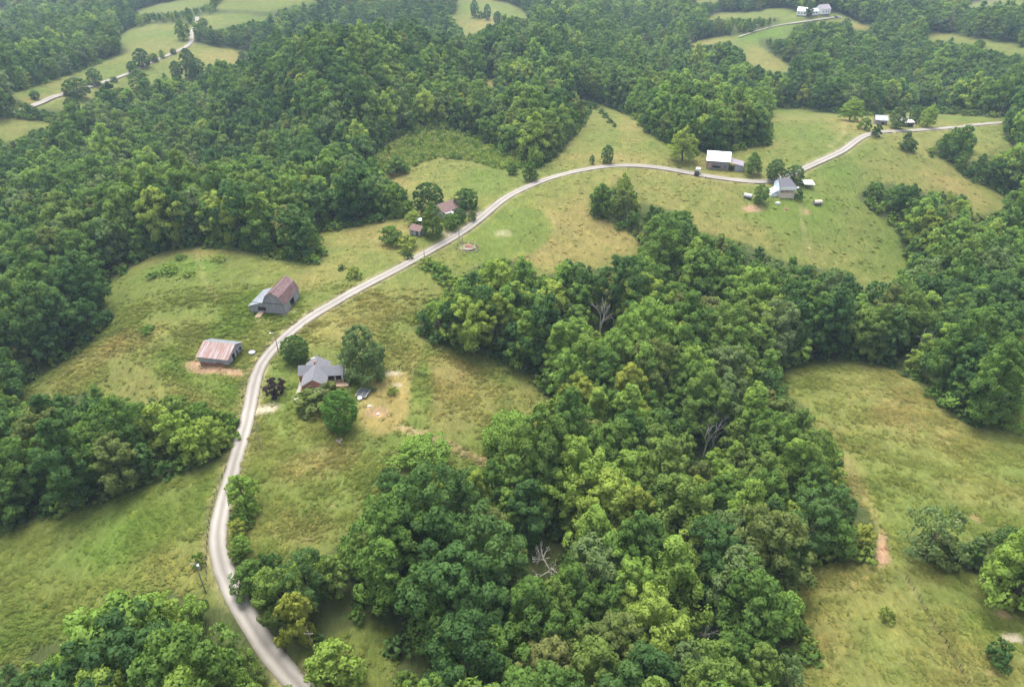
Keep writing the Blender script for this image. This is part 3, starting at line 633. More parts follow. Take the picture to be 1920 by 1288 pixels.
size_px = np.where(infr, WS/WD, 0)
order = np.argsort(-size_px)
near_ids = order[:300]; rest = np.setdiff1d(np.arange(len(WX)), near_ids)
g = np.random.default_rng(23)
# the stands of trees that are met as individuals
MARKS = [('in ravine wood near the wide bleached dead tree', 1030, 1050), ('in ravine wood near the pale upright dead snag', 1125, 620), ('in ravine wood near the two grey dead trees', 1325, 830),
 ('in ravine wood near the fallen brown dead top', 1305, 1180), ('in ravine wood at the brick house pasture edge', 880, 640), ('in ravine wood at the end of the dirt track', 960, 890), ('in the wood corner beside the small clearing', 690, 1090),
 ('in ravine wood at the eastern pasture edge', 1530, 780), ('in ravine wood beside the reddish dirt gap', 1600, 1000), ('in ravine wood along the meadow edge', 1480, 1180), ('near the forked dead tree above eastern pasture', 1716, 650), ('beside the huge bright meadow corner tree', 1890, 1060),
 ('in the wood below the small rusty-roofed barn', 300, 800), ('in the wood above the south-west pasture', 120, 880), ('in the stand west of the lowest road bend', 330, 1200), ('at the foot of the south-west pasture', 80, 1250), ('beside the road by the yellow-green clearing tree', 540, 1130), ('in ravine wood below the clearing', 830, 1230), ('deep in ravine wood between snags and pasture', 1200, 930), ('in ravine wood below the dirt track', 780, 970),
 ('in the wood west of the barn pasture', 100, 600), ('in the wood above the barn pasture', 420, 420), ('in the wood beyond the ridge road pasture', 1800, 480), ('in ravine wood south of the white farmhouse', 1400, 520)]
_mp = ground([q[1] for q in MARKS], [q[2] for q in MARKS])
def stand_name(x, y): return MARKS[int(np.argmin((_mp[:,0]-x)**2 + (_mp[:,1]-y)**2))][0]
LOOK = {'dark':'dark green', 'mid':'mid green', 'light':'light green', 'yellow':'yellow-green', 'olive':'dull olive green', 'grey':'greyish green'}
SHAPE = {'round':'round-crowned', 'oval':'tall oval', 'spread':'spreading', 'cone':'pointed', 'dome':'low domed'}
def put_tree(name, meshes, loc, rz, s, sz, label, cat, group=None):
    cm, tm, H, Wd = meshes
    t = thing(name, label, cat, loc, rz, group); t.scale = (s, s, sz)
    link('trunk', tm, t); link('crown', cm, t)
    return t
for i in near_ids:
    k = int(WK[i]); mt, H, Wd, b, pf, sh = SPECIES[k]; v = NEAR[k + (len(SPECIES) if g.uniform() < .5 else 0)]
    lab = '%s%s %s tree %s' % ('big ' if WS[i] > 1.2 else 'small ' if WS[i] < .85 else '', LOOK[mt], SHAPE[pf], stand_name(WX[i], WY[i]))
    s = float(WS[i])*g.uniform(.98, 1.12)
    put_tree('broadleaf_tree', v, (WX[i], WY[i], WZ[i]), g.uniform(0, 6.28), s, s*g.uniform(.92, 1.12), lab, 'tree', lab)
P = np.stack([WX, WY, WZ], 1)[rest]; s = WS[rest]*g.uniform(1.0, 1.15, len(rest))
idx = WK[rest]*2 + g.integers(0, 2, len(rest))
scatter('woodland', P, g.uniform(0, 6.28, len(rest)), np.stack([s, s, s*g.uniform(.9, 1.15, len(rest))], 1), idx, PC)
print('GT', 2*len(faces)); print('woodland trees', len(WX), 'instances', len(rest))

# undergrowth below and along the edge of the woods
BC = bpy.data.collections.new('bush_sources')
for k in range(5):
    source(BC, 'bush_%02d' % k, joined('bush', 800+k, 3.6, 4.6, .02, 'dome', ('bush', 'mid', 'dark', 'bush', 'olive')[k], npuff=12, nleaf=520, leaf=.62, lobes=.3))
X, Y = jittered(-520, 520, 24, 620, 4.6, 29); Z = height(X, Y); px, py, d = project(X, Y, Z)
op = open_at(X, Y, Z); op_up = open_at(X, Y, Z+3.0)
ok = (op < .75) & (op_up < .75) & (np.abs(X) < .9*Y+100) & (dist_to(X, Y, road_c) > 3.6)
edge = blur(open_mask, 7); ed = sample(edge, px, py)
ok &= (ed > .03) | (g.uniform(0, 1, len(X)) < .35)
X, Y, Z = X[ok], Y[ok], Z[ok]; s = g.uniform(.55, 1.25, len(X))
scatter('undergrowth', np.stack([X, Y, Z-.1], 1), g.uniform(0, 6.28, len(X)), np.stack([s, s, s*g.uniform(.7, 1.2, len(X))], 1), g.choice(5, len(X), p=[.3,.25,.25,.15,.05]), BC)

# ================================================================== BUILDINGS
M_board = weathered('weathered_grey_boards', [(.25,(.14,.137,.143)),(.5,(.235,.23,.24)),(.75,(.35,.345,.355))], 1.6, .9, stretch=(3,3,.25), bump=.3)
M_board2 = weathered('brownish_grey_boards', [(.25,(.12,.105,.105)),(.5,(.19,.17,.17)),(.75,(.28,.255,.255))], 1.6, .9, stretch=(3,3,.25), bump=.3)
M_boardpale = weathered('pale_silvered_boards', [(.25,(.17,.172,.19)),(.5,(.28,.285,.31)),(.75,(.40,.41,.44))], 1.4, .85, stretch=(3,3,.25), bump=.3)
M_rust = weathered('faded_red_tin', [(.25,(.12,.064,.064)),(.5,(.165,.102,.10)),(.72,(.24,.185,.185))], 1.1, .6, .15, stretch=(2.2,.5,.5), bump=.1)
M_rust2 = weathered('rust_streaked_tin', [(.28,(.19,.095,.075)),(.46,(.235,.15,.13)),(.56,(.27,.225,.22)),(.70,(.33,.32,.325))], .9, .6, .15, stretch=(2.4,.22,.22), bump=.1, dist=.2)
M_silver = weathered('blue_grey_tin', [(.3,(.21,.23,.255)),(.7,(.31,.335,.36))], .7, .45, .25, stretch=(2,.5,.5), bump=.05)
M_tinwhite = weathered('bright_galvanised_tin', [(.3,(.44,.46,.50)),(.7,(.58,.60,.63))], .6, .4, .2, stretch=(2,.4,.4), bump=.05)
M_tinmauve = weathered('mauve_grey_tin', [(.3,(.25,.22,.25)),(.7,(.38,.34,.38))], .9, .55, .2, stretch=(2,.4,.4), bump=.05)
M_shingle = weathered('grey_asphalt_shingles', [(.3,(.105,.108,.118)),(.7,(.17,.175,.19))], 2.2, .9, bump=.3)
M_shingledark = weathered('charcoal_shingles', [(.3,(.10,.10,.115)),(.7,(.17,.17,.19))], 2.2, .9, bump=.3)
M_shinglebrown = weathered('brown_shingles', [(.3,(.135,.083,.075)),(.7,(.195,.135,.12))], 2.0, .9, bump=.3)
M_white = weathered('white_paint', [(.3,(.66,.66,.65)),(.7,(.78,.78,.77))], 1.5, .6, bump=.03)
M_paleblue = weathered('pale_blue_siding', [(.3,(.55,.64,.78)),(.7,(.70,.77,.86))], 1.0, .6, stretch=(1,1,3), bump=.05)
M_lavender = weathered('lavender_grey_siding', [(.3,(.34,.33,.38)),(.7,(.45,.44,.49))], 1.0, .7, stretch=(.4,.4,4), bump=.05)
M_stone = weathered('pale_fieldstone', [(.3,(.15,.13,.10)),(.7,(.27,.24,.20))], 2.4, .95, bump=.5)
M_concrete = weathered('concrete', [(.3,(.24,.215,.185)),(.7,(.34,.31,.275))], 1.8, .9, bump=.2)
M_tanwood = weathered('tan_lumber', [(.3,(.25,.175,.115)),(.7,(.35,.265,.185))], 2.5, .8, stretch=(.4,4,4), bump=.1)
M_redwood = weathered('red_brown_lumber', [(.3,(.30,.165,.12)),(.7,(.42,.26,.20))], 2.5, .8, stretch=(.4,4,4), bump=.1)
M_dark = weathered('dark_wood', [(.3,(.045,.04,.038)),(.7,(.08,.07,.065))], 2.0, .9, bump=.1)
M_black = weathered('black_rubber', [(.3,(.015,.015,.016)),(.7,(.03,.03,.03))], 3.0, .8, bump=.1)
M_pole = weathered('utility_pole_wood', [(.3,(.20,.165,.13)),(.7,(.34,.30,.25))], 3.0, .9, stretch=(1,1,.2), bump=.2)
M_steel = weathered('galvanised_steel', [(.3,(.42,.43,.45)),(.7,(.56,.57,.59))], 3.0, .4, .6, bump=.03)
M_darkpanel = weathered('dark_grey_bed_panels', [(.3,(.045,.048,.055)),(.7,(.085,.09,.10))], 2.0, .6, bump=.05)
M_tarp = weathered('grey_tarp', [(.3,(.38,.40,.40)),(.7,(.52,.53,.52))], 2.0, .6, bump=.3)
M_straw = weathered('pale_tan_canvas', [(.3,(.46,.37,.29)),(.7,(.62,.52,.43))], 2.0, .8, bump=.2)
M_redbrown = weathered('rusty_brown_rubble', [(.3,(.17,.075,.06)),(.7,(.30,.15,.12))], 2.5, .9, bump=.4)
m, n, l, o = nt('window_glass')
b = n.new('ShaderNodeBsdfPrincipled'); b.inputs['Base Color'].default_value = (.02,.024,.03,1); b.inputs['Roughness'].default_value = .08; b.inputs['Specular IOR Level'].default_value = .6
l.new(b.outputs[0], o.inputs['Surface']); M_glass = m
m, n, l, o = nt('red_brick')
tc = n.new('ShaderNodeTexCoord'); sx = n.new('ShaderNodeSeparateXYZ'); cb = n.new('ShaderNodeCombineXYZ'); l.new(tc.outputs['Object'], sx.inputs[0])
ad = n.new('ShaderNodeMath'); l.new(sx.outputs[0], ad.inputs[0]); l.new(sx.outputs[1], ad.inputs[1]); l.new(ad.outputs[0], cb.inputs[0]); l.new(sx.outputs[2], cb.inputs[1])
bt = n.new('ShaderNodeTexBrick'); bt.inputs['Scale'].default_value = 4.5; bt.inputs['Color1'].default_value = (.30,.095,.06,1); bt.inputs['Color2'].default_value = (.38,.13,.085,1); bt.inputs['Mortar'].default_value = (.28,.24,.21,1); bt.inputs['Mortar Size'].default_value = .012
l.new(cb.outputs[0], bt.inputs['Vector']); b = n.new('ShaderNodeBsdfPrincipled'); b.inputs['Roughness'].default_value = .9; l.new(bt.outputs[0], b.inputs['Base Color'])
l.new(b.outputs[0], o.inputs['Surface']); M_brick = m

def site(a, b):
    """ground point under photo pixel a, heading from a to b, distance between them"""
    p = ground([a[0], b[0]], [a[1], b[1]]); d = p[1]-p[0]
    return Vector(p[0]), math.atan2(d[1], d[0]), float(math.hypot(d[0], d[1]))
def level(loc, rz, W, D):
    """seat a footprint on the ground: highest corner minus a little"""
    c, s = math.cos(rz), math.sin(rz); zs = [zat(loc.x + c*u - s*v, loc.y + s*u + c*v) for u in (0, W) for v in (0, D)]
    return max(zs)*.75 + min(zs)*.25, min(zs)
FX = lambda y: (lambda u, q, z: (u, y+q, z))       # wall along x at y (q<0 is outwards for the front)
FY = lambda x: (lambda u, q, z: (x+q, u, z))       # wall along y at x
def board_wall(parent, Pf, u0, u1, top, mat, opens=(), out=-1, z0=0.0, bw=.34, seed=0, name='board_wall'):
    """wall of upright boards, each a little proud or short of its neighbour, left out at the openings"""
    g = random.Random(seed); m = MB(); u = u0
    while u < u1-.02:
        w = min(bw*g.uniform(.8, 1.2), u1-u); a, c_ = u+.008, u+w-.008; th = .035+g.uniform(0, .03); zb = z0 + (g.uniform(0, .16) if g.random() < .5 else 0)
        ta, tc_ = top(a), top(c_); spans = [(zb, None)]
        for (o0, o1, oz0, oz1) in opens:
            if a < o1 and c_ > o0:
                spans = ([] if oz0 <= zb+.05 else [(zb, oz0)]) + [(oz1, None)]
        for (s0, s1) in spans:
            h0, h1 = (ta, tc_) if s1 is None else (s1, s1)
            if min(h0, h1) <= s0+.05: continue
            q0, q1 = 0, out*th; p = [Pf(a, q0, s0), Pf(c_, q0, s0), Pf(c_, q1, s0), Pf(a, q1, s0), Pf(a, q0, h0), Pf(c_, q0, h1), Pf(c_, q1, h1), Pf(a, q1, h0)]
            m.hexa(p)
        u += w
    return m.build(name, mat, parent, kind='stuff')
def panel_wall(parent, Pf, u0, u1, top, mat, knees=(), out=-1, z0=-.2, th=.12, name='wall'):
    """one solid wall following the roof line, corners at u0, knees, u1"""
    us = [u0, *knees, u1]; m = MB()
    for a, c_ in zip(us[:-1], us[1:]):
        m.hexa([Pf(a, 0, z0), Pf(c_, 0, z0), Pf(c_, out*th, z0), Pf(a, out*th, z0), Pf(a, 0, top(a)), Pf(c_, 0, top(c_)), Pf(c_, out*th, top(c_)), Pf(a, out*th, top(a))])
    return m.build(name, mat, parent)
def metal_roof(parent, a, b_, c_, d, mat, rib=.62, name='roof'):
    """sheet roofing with raised seams running from eave a-b up to ridge d-c"""
    m = MB(); m.slab(a, b_, c_, d, .06); a, b_, c_, d = map(Vector, (a, b_, c_, d)); nn = (b_-a).cross(d-a).normalized()
    k = max(int((b_-a).length/rib), 2)
    for i in range(1, k):
        t = i/k; p = a.lerp(b_, t); q = d.lerp(c_, t); e = (b_-a).normalized()*.035
        m.hexa([p-e, p+e, q+e, q-e, p-e+nn*.05, p+e+nn*.05, q+e+nn*.05, q-e+nn*.05])
    return m.build(name, mat, parent)
def shingle_roof(parent, a, b_, c_, d, mat, name='roof', course=.45):
    """roof slope laid in overlapping courses"""
    a, b_, c_, d = map(Vector, (a, b_, c_, d)); nn = (b_-a).cross(d-a).normalized(); m = MB(); L = (d-a).length; k = max(int(L/course), 2)
    m.slab(a, b_, c_, d, .1)
    for i in range(k):
        t0, t1 = i/k, (i+1)/k; p0, q0 = a.lerp(d, t0), b_.lerp(c_, t0); p1, q1 = a.lerp(d, t1), b_.lerp(c_, t1)
        m.hexa([p0+nn*.002, q0+nn*.002, q1+nn*.002, p1+nn*.002, p0+nn*.03, q0+nn*.03, q1+nn*.012, p1+nn*.012])
    return m.build(name, mat, parent)
def window(parent, Pf, u0, u1, z0, z1, out=-1, frame=M_white):
    """frame and dark pane set proud of the wall"""
    f = MB(); w = .09; q = out*.17
    for (a, c_, e, h) in ((u0-w, u1+w, z0-w, z0), (u0-w, u1+w, z1, z1+w), (u0-w, u0, z0, z1), (u1, u1+w, z0, z1), ((u0+u1)/2-.025, (u0+u1)/2+.025, z0, z1)):
        f.hexa([Pf(a, 0, e), Pf(c_, 0, e), Pf(c_, q, e), Pf(a, q, e), Pf(a, 0, h), Pf(c_, 0, h), Pf(c_, q, h), Pf(a, q, h)])
    fo = f.build('window', frame, parent); p = MB(); q = out*.14
    p.hexa([Pf(u0, 0, z0), Pf(u1, 0, z0), Pf(u1, q, z0), Pf(u0, q, z0), Pf(u0, 0, z1), Pf(u1, 0, z1), Pf(u1, q, z1), Pf(u0, q, z1)])
    p.build('pane', M_glass, fo)
    return fo
def door(parent, Pf, u0, u1, z0, z1, mat, out=-1):
    m = MB(); q = out*.16; m.hexa([Pf(u0, 0, z0), Pf(u1, 0, z0), Pf(u1, q, z0), Pf(u0, q, z0), Pf(u0, 0, z1), Pf(u1, 0, z1), Pf(u1, q, z1), Pf(u0, q, z1)])
    return m.build('door', mat, parent)
def posts_base(parent, W, D, zlow, mat=M_stone, name='foundation', inset=.05):
    m = MB(); m.box(inset, W-inset, inset, D-inset, zlow-.4, .12); return m.build(name, mat, parent)

# ---- gambrel barn with a lean-to
loc, rz, Wt = site((471,586), (536,590)); LW = Wt*.41; WM = Wt-LW; D = 11.5
z, zl = level(loc, rz, Wt, D); loc.z = z
t = thing('gambrel_barn', 'weathered grey gambrel barn with faded red tin roof and silver lean-to', 'barn', loc, rz)
print('barn1', Wt, rz)
PK = [(0, 3.9), (.17*WM, 6.4), (.5*WM, 7.9), (.83*WM, 6.2), (WM, 3.7)]
xs = [0] + [LW+p[0] for p in PK]; zs_ = [2.3] + [p[1] for p in PK]
xs2 = [0, LW-.001] + [LW+p[0] for p in PK]; zs2 = [2.3, 3.75] + [p[1] for p in PK]
top = lambda u: float(np.interp(u, xs2, zs2)) - .08
board_wall(t, FX(0), 0, Wt, top, M_board, [(LW*.60, LW*1.06, .5, 2.1)], -1, seed=1)
board_wall(t, FX(D), 0, Wt, top, M_board, [(LW+1.8, LW+4.2, 0, 2.8)], 1, seed=2)
board_wall(t, FY(Wt), 0, D, lambda u: 3.62, M_board, [(D*.37, D*.62, .3, 2.7)], 1, seed=3)
board_wall(t, FY(0), 0, D, lambda u: 2.2, M_board, [(3, 5, 0, 1.9)], -1, seed=4)
m = MB(); m.box(.1, Wt-.1, .1, D-.1, zl-z-.5, .16); m.build('barn_floor', M_stone, t)
oh = .35
mains = [Vector((LW+x, 0, zz)) for x, zz in PK]
for k in range(4):
    p, q = mains[k], mains[k+1]
    mt = M_silver if k == 0 else M_rust
    if k in (0, 1): metal_roof(t, (p.x, D+oh, p.z), (p.x, -oh, p.z), (q.x, -oh, q.z), (q.x, D+oh, q.z), mt)
    else:
        qq = q + (q-p).normalized()*(.3 if k == 3 else 0); metal_roof(t, (qq.x, -oh, qq.z), (qq.x, D+oh, qq.z), (p.x, D+oh, p.z), (p.x, -oh, p.z), mt)
metal_roof(t, (-.45, D*.92+oh, 2.16), (-.45, -oh, 2.16), (LW, -oh, 3.88), (LW, D*.92+oh, 3.88), M_silver, name='lean_to_roof')
m = MB(); m.box(LW+.5*WM-.16, LW+.5*WM+.16, -oh, D+oh, 7.88, 7.98); m.build('ridge_cap', M_rust, t)
m = MB(); m.box(0.3, Wt-.2, -.14, -.07, 3.55, 3.72); m.build('trim_board', M_dark, t)
m = MB(); m.hexa([(LW*.5,-2.6,zl-z-.4),(LW*.85,-2.6,zl-z-.4),(LW*.95,-.1,-.3),(LW*.6,-.1,-.3),(LW*.5,-2.6,zl-z+.05),(LW*.85,-2.6,zl-z+.05),(LW*.95,-.1,.3),(LW*.6,-.1,.3)]); m.build('ramp', M_tanwood, t)
gr = random.Random(5)
m = MB()
for k in range(46):
    if k < 26: x, y = gr.uniform(0, Wt), -gr.uniform(.1, .5)
    else: x, y = Wt+gr.uniform(.1, .55), gr.uniform(0, D)
    s = gr.uniform(.12, .3); m.lathe([(s*.5, -.3), (s, .0), (s*.8, s*.6), (s*.2, s*.8)], 6, (x, y, zl-z+.12))
m.build('foundation_stones', M_stone, t, kind='stuff')

# ---- small barn with the rusty roof
loc, rz, W = site((376,686), (430,687)); D = 8.2; z, zl = level(loc, rz, W, D); loc.z = z
print('barn2', W, rz)
t = thing('small_barn', 'small grey board barn with rust and white streaked tin roof', 'barn', loc, rz)
rid, ev, evb, yr = 4.5, 2.25, 3.1, 4.9
gt = lambda u: float(np.interp(u, [0, yr, D], [ev, rid, evb]))-.1
board_wall(t, FX(0), 0, W, lambda u: ev-.1, M_boardpale, [(W*.62, W*.8, 0, .5)], -1, seed=11, z0=.12)
board_wall(t, FX(D), 0, W, lambda u: evb-.1, M_boardpale, [], 1, seed=12)
board_wall(t, FY(W), 0, D, gt, M_boardpale, [(2.5, 3.5, .1, 2.1), (4.9, 5.5, .2, 2.2), (6.9, 7.4, .9, 2.0)], 1, seed=13)
board_wall(t, FY(0), 0, D, gt, M_boardpale, [], -1, seed=14)
metal_roof(t, (-.4, -.5, ev-.15), (W+.4, -.5, ev-.15), (W+.4, yr, rid), (-.4, yr, rid), M_rust2, .55)
metal_roof(t, (W+.4, D+.45, evb-.2), (-.4, D+.45, evb-.2), (-.4, yr, rid), (W+.4, yr, rid), M_silver, .55)
m = MB(); m.box(.1, W-.1, .1, D-.1, zl-z-.5, .1); m.build('barn_floor', M_redbrown, t)
m = MB(); m.box(W+.02, W+.1, 2.5, 2.62, .1, 2.1); m.box(W+.02, W+.1, 3.38, 3.5, .1, 2.1); m.build('door_jamb', M_dark, t)
door(t, FY(W), .7, 1.9, .4, 1.9, M_boardpale, 1)
# grey round feeder by the road
p = g1(473,663); tr = thing('stock_tank', 'small grey stock tank in weeds between small barn and road', 'tank', p)
m = MB(); m.lathe([(1.0,-.2),(1.05,.75),(.98,.78),(.95,.2)], 14); m.build('tank_wall', M_steel, tr)
m = MB(); m.lathe([(.9,.3),(.9,.5)], 14); m.build('lid', M_tarp, tr)

# ---- brick house
loc, rz, W = site((569.5,738), (612,736)); D = 11.0; z, zl = level(loc, rz, W, D); loc.z = z+.1
print('house', W, rz)
H = thing('brick_house', 'red brick farmhouse with grey shingle cross-gable roof', 'house', loc, rz)
ev, rd = 2.7, 4.7; hw = W/2
gt = lambda u: float(np.interp(u, [0, hw, W], [ev, rd, ev]))
panel_wall(H, FX(0), 0, W, gt, M_brick, [hw]); panel_wall(H, FX(D), 0, W, gt, M_brick, [hw], 1)
panel_wall(H, FY(0), 0, D, lambda u: ev, M_brick, (), -1, name='side_wall'); panel_wall(H, FY(W), 0, D, lambda u: ev, M_brick, (), 1, name='side_wall')
oe, og = .45, .35; sl = (rd-ev)/hw
shingle_roof(H, (-oe, D+og, ev-oe*sl+.05), (-oe, -og, ev-oe*sl+.05), (hw, -og, rd+.05), (hw, D+og, rd+.05), M_shingle)
shingle_roof(H, (W+oe, -og, ev-oe*sl+.05), (W+oe, D+og, ev-oe*sl+.05), (hw, D+og, rd+.05), (hw, -og, rd+.05), M_shingle)
m = MB(); m.box(hw-.1, hw+.1, -og, D+og, rd+.03, rd+.12); m.build('ridge_cap', M_shingle, H)
for s in (0, 1):     # white barge boards on the front gable
    m = MB(); x0, x1 = (-oe, hw) if s == 0 else (hw, W+oe); z0_, z1_ = (ev-oe*sl, rd) if s == 0 else (rd, ev-oe*sl)
    m.hexa([(x0,-og-.05,z0_-.2),(x1,-og-.05,z1_-.2),(x1,-og-.01,z1_-.2),(x0,-og-.01,z0_-.2),(x0,-og-.05,z0_+.02),(x1,-og-.05,z1_+.02),(x1,-og-.01,z1_+.02),(x0,-og-.01,z0_+.02)]); m.build('barge_board', M_white, H)
window(H, FX(0), W*.30, W*.42, 1.35, 2.35)
window(H, FX(0), W*.78, W*.88, 1.2, 2.4); window(H, FY(0), 2.0, 3.2, 1.1, 2.2)
# left cross wing
y0, y1 = 5.2, 9.6; yc = (y0+y1)/2; wl_ = 1.6
gt2 = lambda u: float(np.interp(u, [y0, yc, y1], [ev, rd-.35, ev]))
panel_wall(H, FY(-wl_), y0, y1, gt2, M_brick, [yc], -1, name='wing_wall'); panel_wall(H, FX(y0), -wl_, -.125, lambda u: ev, M_brick, (), -1, name='wing_wall'); panel_wall(H, FX(y1), -wl_, -.125, lambda u: ev, M_brick, (), 1, name='wing_wall')
shingle_roof(H, (-wl_-.35, y0-.35, ev-.25), (hw*.5, y0-.35, ev-.25), (hw*.85, yc, rd-.3), (-wl_-.35, yc, rd-.3), M_shingle, 'wing_roof')
shingle_roof(H, (hw*.5, y1+.35, ev-.25), (-wl_-.35, y1+.35, ev-.25), (-wl_-.35, yc, rd-.3), (hw*.85, yc, rd-.3), M_shingle, 'wing_roof')
window(H, FY(-wl_), 6.8, 8.0, 1.0, 2.2)
# right wing with screened porch
wr = 4.3; y0, y1 = 4.2, 8.6; yc = (y0+y1)/2
gt2 = lambda u: float(np.interp(u, [y0, yc, y1], [ev, rd-.4, ev]))
panel_wall(H, FY(W+wr), y0, y1, gt2, M_white, [yc], 1, name='wing_wall'); panel_wall(H, FX(y1), W+.125, W+wr, lambda u: ev, M_brick, (), 1, name='wing_wall')
panel_wall(H, FX(y0), W+.125, W+wr, lambda u: .85, M_tanwood, (), -1, name='porch_parapet')
for x in (W+.25, W+wr*.52, W+wr-.1): m = MB(); m.box(x-.09, x+.09, y0-.1, y0+.08, .86, ev); m.build('porch_post', M_white, H)
m = MB(); m.box(W+.14, W+wr-.02, y0-.11, y0+.09, ev-.2, ev+.02); m.build('porch_beam', M_white, H)
m = MB(); m.box(W+.14, W+wr-.02, y0, y1, -.3, .12); m.build('porch_floor', M_tanwood, H)
shingle_roof(H, (hw*1.4, y0-.4, ev-.1), (W+wr+.4, y0-.4, ev-.1), (W+wr+.4, yc, rd-.35), (hw*1.1, yc, rd-.35), M_shingle, 'wing_roof')
shingle_roof(H, (W+wr+.4, y1+.4, ev-.1), (hw*1.4, y1+.4, ev-.1), (hw*1.1, yc, rd-.35), (W+wr+.4, yc, rd-.35), M_shingle, 'wing_roof')
m = MB(); m.box(W+1.2, W+wr+1.6, y0-2.2, y0-.15, zl-z-.2, .08); m.build('deck', M_tanwood, H)
m = MB(); m.box(hw-.5, hw-.05, 7.2, 7.65, rd-.4, rd+.75); m.build('chimney', M_brick, H)
# white awning at the gable foot, front steps
m = MB(); m.slab((W*.52,-2.6,1.35), (W*1.0,-2.6,1.35), (W*1.0,-.16,1.75), (W*.52,-.16,1.75), .07); aw = m.build('awning', M_white, H)
for x in (W*.54, W*.98): m = MB(); m.box(x-.05, x+.05, -2.5, -2.4, zl-z-.6, 1.33); m.build('awning_post', M_white, H)
m = MB(); m.box(-.6, 1.6, -1.0, -.14, zl-z-.5, .02); m.build('step', M_stone, H)
m = MB(); m.box(-.05, W+.05, -.05, D+.05, zl-z-.6, -.15); m.build('foundation', M_stone, H)
# concrete walk
pa, pb = ground([566,553], [712,757]); d = (pb-pa)[:2]; d /= np.linalg.norm(d); nn = np.array([-d[1], d[0]])*.5
tt = np.linspace(0, 1, 12); cl = pa[None,:2]*(1-tt[:,None]) + pb[None,:2]*tt[:,None]
V = np.concatenate([np.column_stack([cl+nn, height(*(cl+nn).T)+.10]), np.column_stack([cl-nn, height(*(cl-nn).T)+.10])]); k = len(cl)
fc = np.array([[i, i+1, k+i+1, k+i] for i in range(k-1)]); fo = link('concrete_walk', mesh_np('concrete_walk', V, fc[:, ::-1], M_concrete)); tag(fo, kind='structure')
# tanks, yard things
def lp_tank(px, py, rz, L, r, label):
    p = g1(px, py); t = thing('propane_tank', label, 'tank', p, rz); m = MB(); k = 12; prof = [(-L/2, .0), (-L/2+.06, r*.6), (-L/2+.25, r), (L/2-.25, r), (L/2-.06, r*.6), (L/2, 0.0)]; o_ = 0
    for x, rr in prof:
        for i in range(k): a = 2*math.pi*i/k; m.v.append((x, math.cos(a)*max(rr, .01), .35+r+math.sin(a)*max(rr, .01)))
    for j in range(len(prof)-1):
        for i in range(k): q = (i+1) % k; m.f.append([j*k+i, j*k+q, (j+1)*k+q, (j+1)*k+i])
    m.build('tank_shell', M_white, t, True)
    for x in (-L*.3, L*.3): m = MB(); m.box(x-.08, x+.08, -r*.7, r*.7, -.1, .5); m.build('saddle', M_concrete, t)
    m = MB(); m.lathe([(.14,0),(.14,.22),(.05,.26)], 8, (0,0,.35+2*r-.05)); m.build('valve_cover', M_white, t)
lp_tank(648, 737, R(-40), 2.4, .55, 'white domed propane tank on grass beside brick house awning')
lp_tank(646, 746, R(10), 1.3, .32, 'smaller white propane cylinder at the edge of the bright maple')
p = g1(681, 740); t = thing('flatbed_trailer', 'low trailer with dark two-panel bed and silver rails on lawn', 'trailer', p, R(-12))
for sx in (-1, 1): m = MB(); m.box(min(sx*.06, sx*1.45), max(sx*.06, sx*1.45), -1.7, 1.7, .62, .70); m.build('deck_panel', M_darkpanel, t)
for sx in (-1, 1): m = MB(); m.box(sx*1.52-.07, sx*1.52+.07, -1.85, 1.85, .5, .86); m.build('side_rail', M_steel, t)
m = MB(); m.box(-.05, .05, -1.85, 1.85, .5, .8); m.build('centre_rail', M_steel, t)
m = MB(); m.box(-1.44, 1.44, -1.84, -1.74, .5, .8); m.box(-1.44, 1.44, 1.74, 1.84, .5, .8); m.build('end_rail', M_steel, t)
for sx in (-1, 1):
    w = MB(); w.tube((sx*1.25, -.2, .3), (sx*1.45, -.2, .3), .32, .32, 14); wh = w.build('wheel', M_black, t); w = MB(); w.tube((sx*1.24, -.2, .3), (sx*1.465, -.2, .3), .17, .17, 10); w.build('hub', M_steel, wh)
m = MB(); m.lathe([(.5,0),(.72,.25),(.66,.6),(.25,.8)], 12, (0,-2.3,.1)); m.build('water_drum', M_white, t, True)
m = MB(); m.tube((0,-1.8,.5), (0,-3.2,.35), .06, .06, 6); m.build('tow_bar', M_steel, t)
def junk(px, py, name, label, cat, mat, sx, sy, sz, rz=0, seed=0):
    """low rounded boulder-like or tarp-covered heap with an uneven outline"""
    g = random.Random(seed); p = g1(px, py); m = MB(); k = 12; prof = [(1, -.25), (1.0, .15), (.92, .55), (.62, .86), (.2, 1.0)]
    for r_, z_ in prof:
        for i in range(k): a = 2*math.pi*i/k; q = r_*(1+g.uniform(-.1, .1)); m.v.append((math.cos(a)*sx*q, math.sin(a)*sy*q, z_*sz*(1+g.uniform(-.08, .08))))
    for j in range(len(prof)-1):
        for i in range(k): q = (i+1) % k; m.f.append([j*k+i, j*k+q, (j+1)*k+q, (j+1)*k+i])
    m.f.append([(len(prof)-1)*k+i for i in range(k)])
    o = m.build(name, mat, None); o.location = p; o.rotation_euler = (0, 0, rz)
    return tag(o, label, cat)
junk(651, 694, 'covered_grill', 'small white covered heap at the foot of the willow', 'heap', M_white, .6, .5, .8, 0, 1)
junk(588, 673, 'tarp_heap', 'pale tarp heap between dark round tree and brick house roof', 'heap', M_tarp, 1.2, .6, .5, .3, 2)
junk(709, 776, 'bale', 'white sack lying on the bare garden earth', 'sack', M_white, .5, .25, .3, .6, 3)
junk(692, 762, 'sack_heap', 'pale sack heap at the garden edge near the trailer', 'heap', M_straw, .6, .4, .35, .2, 4)

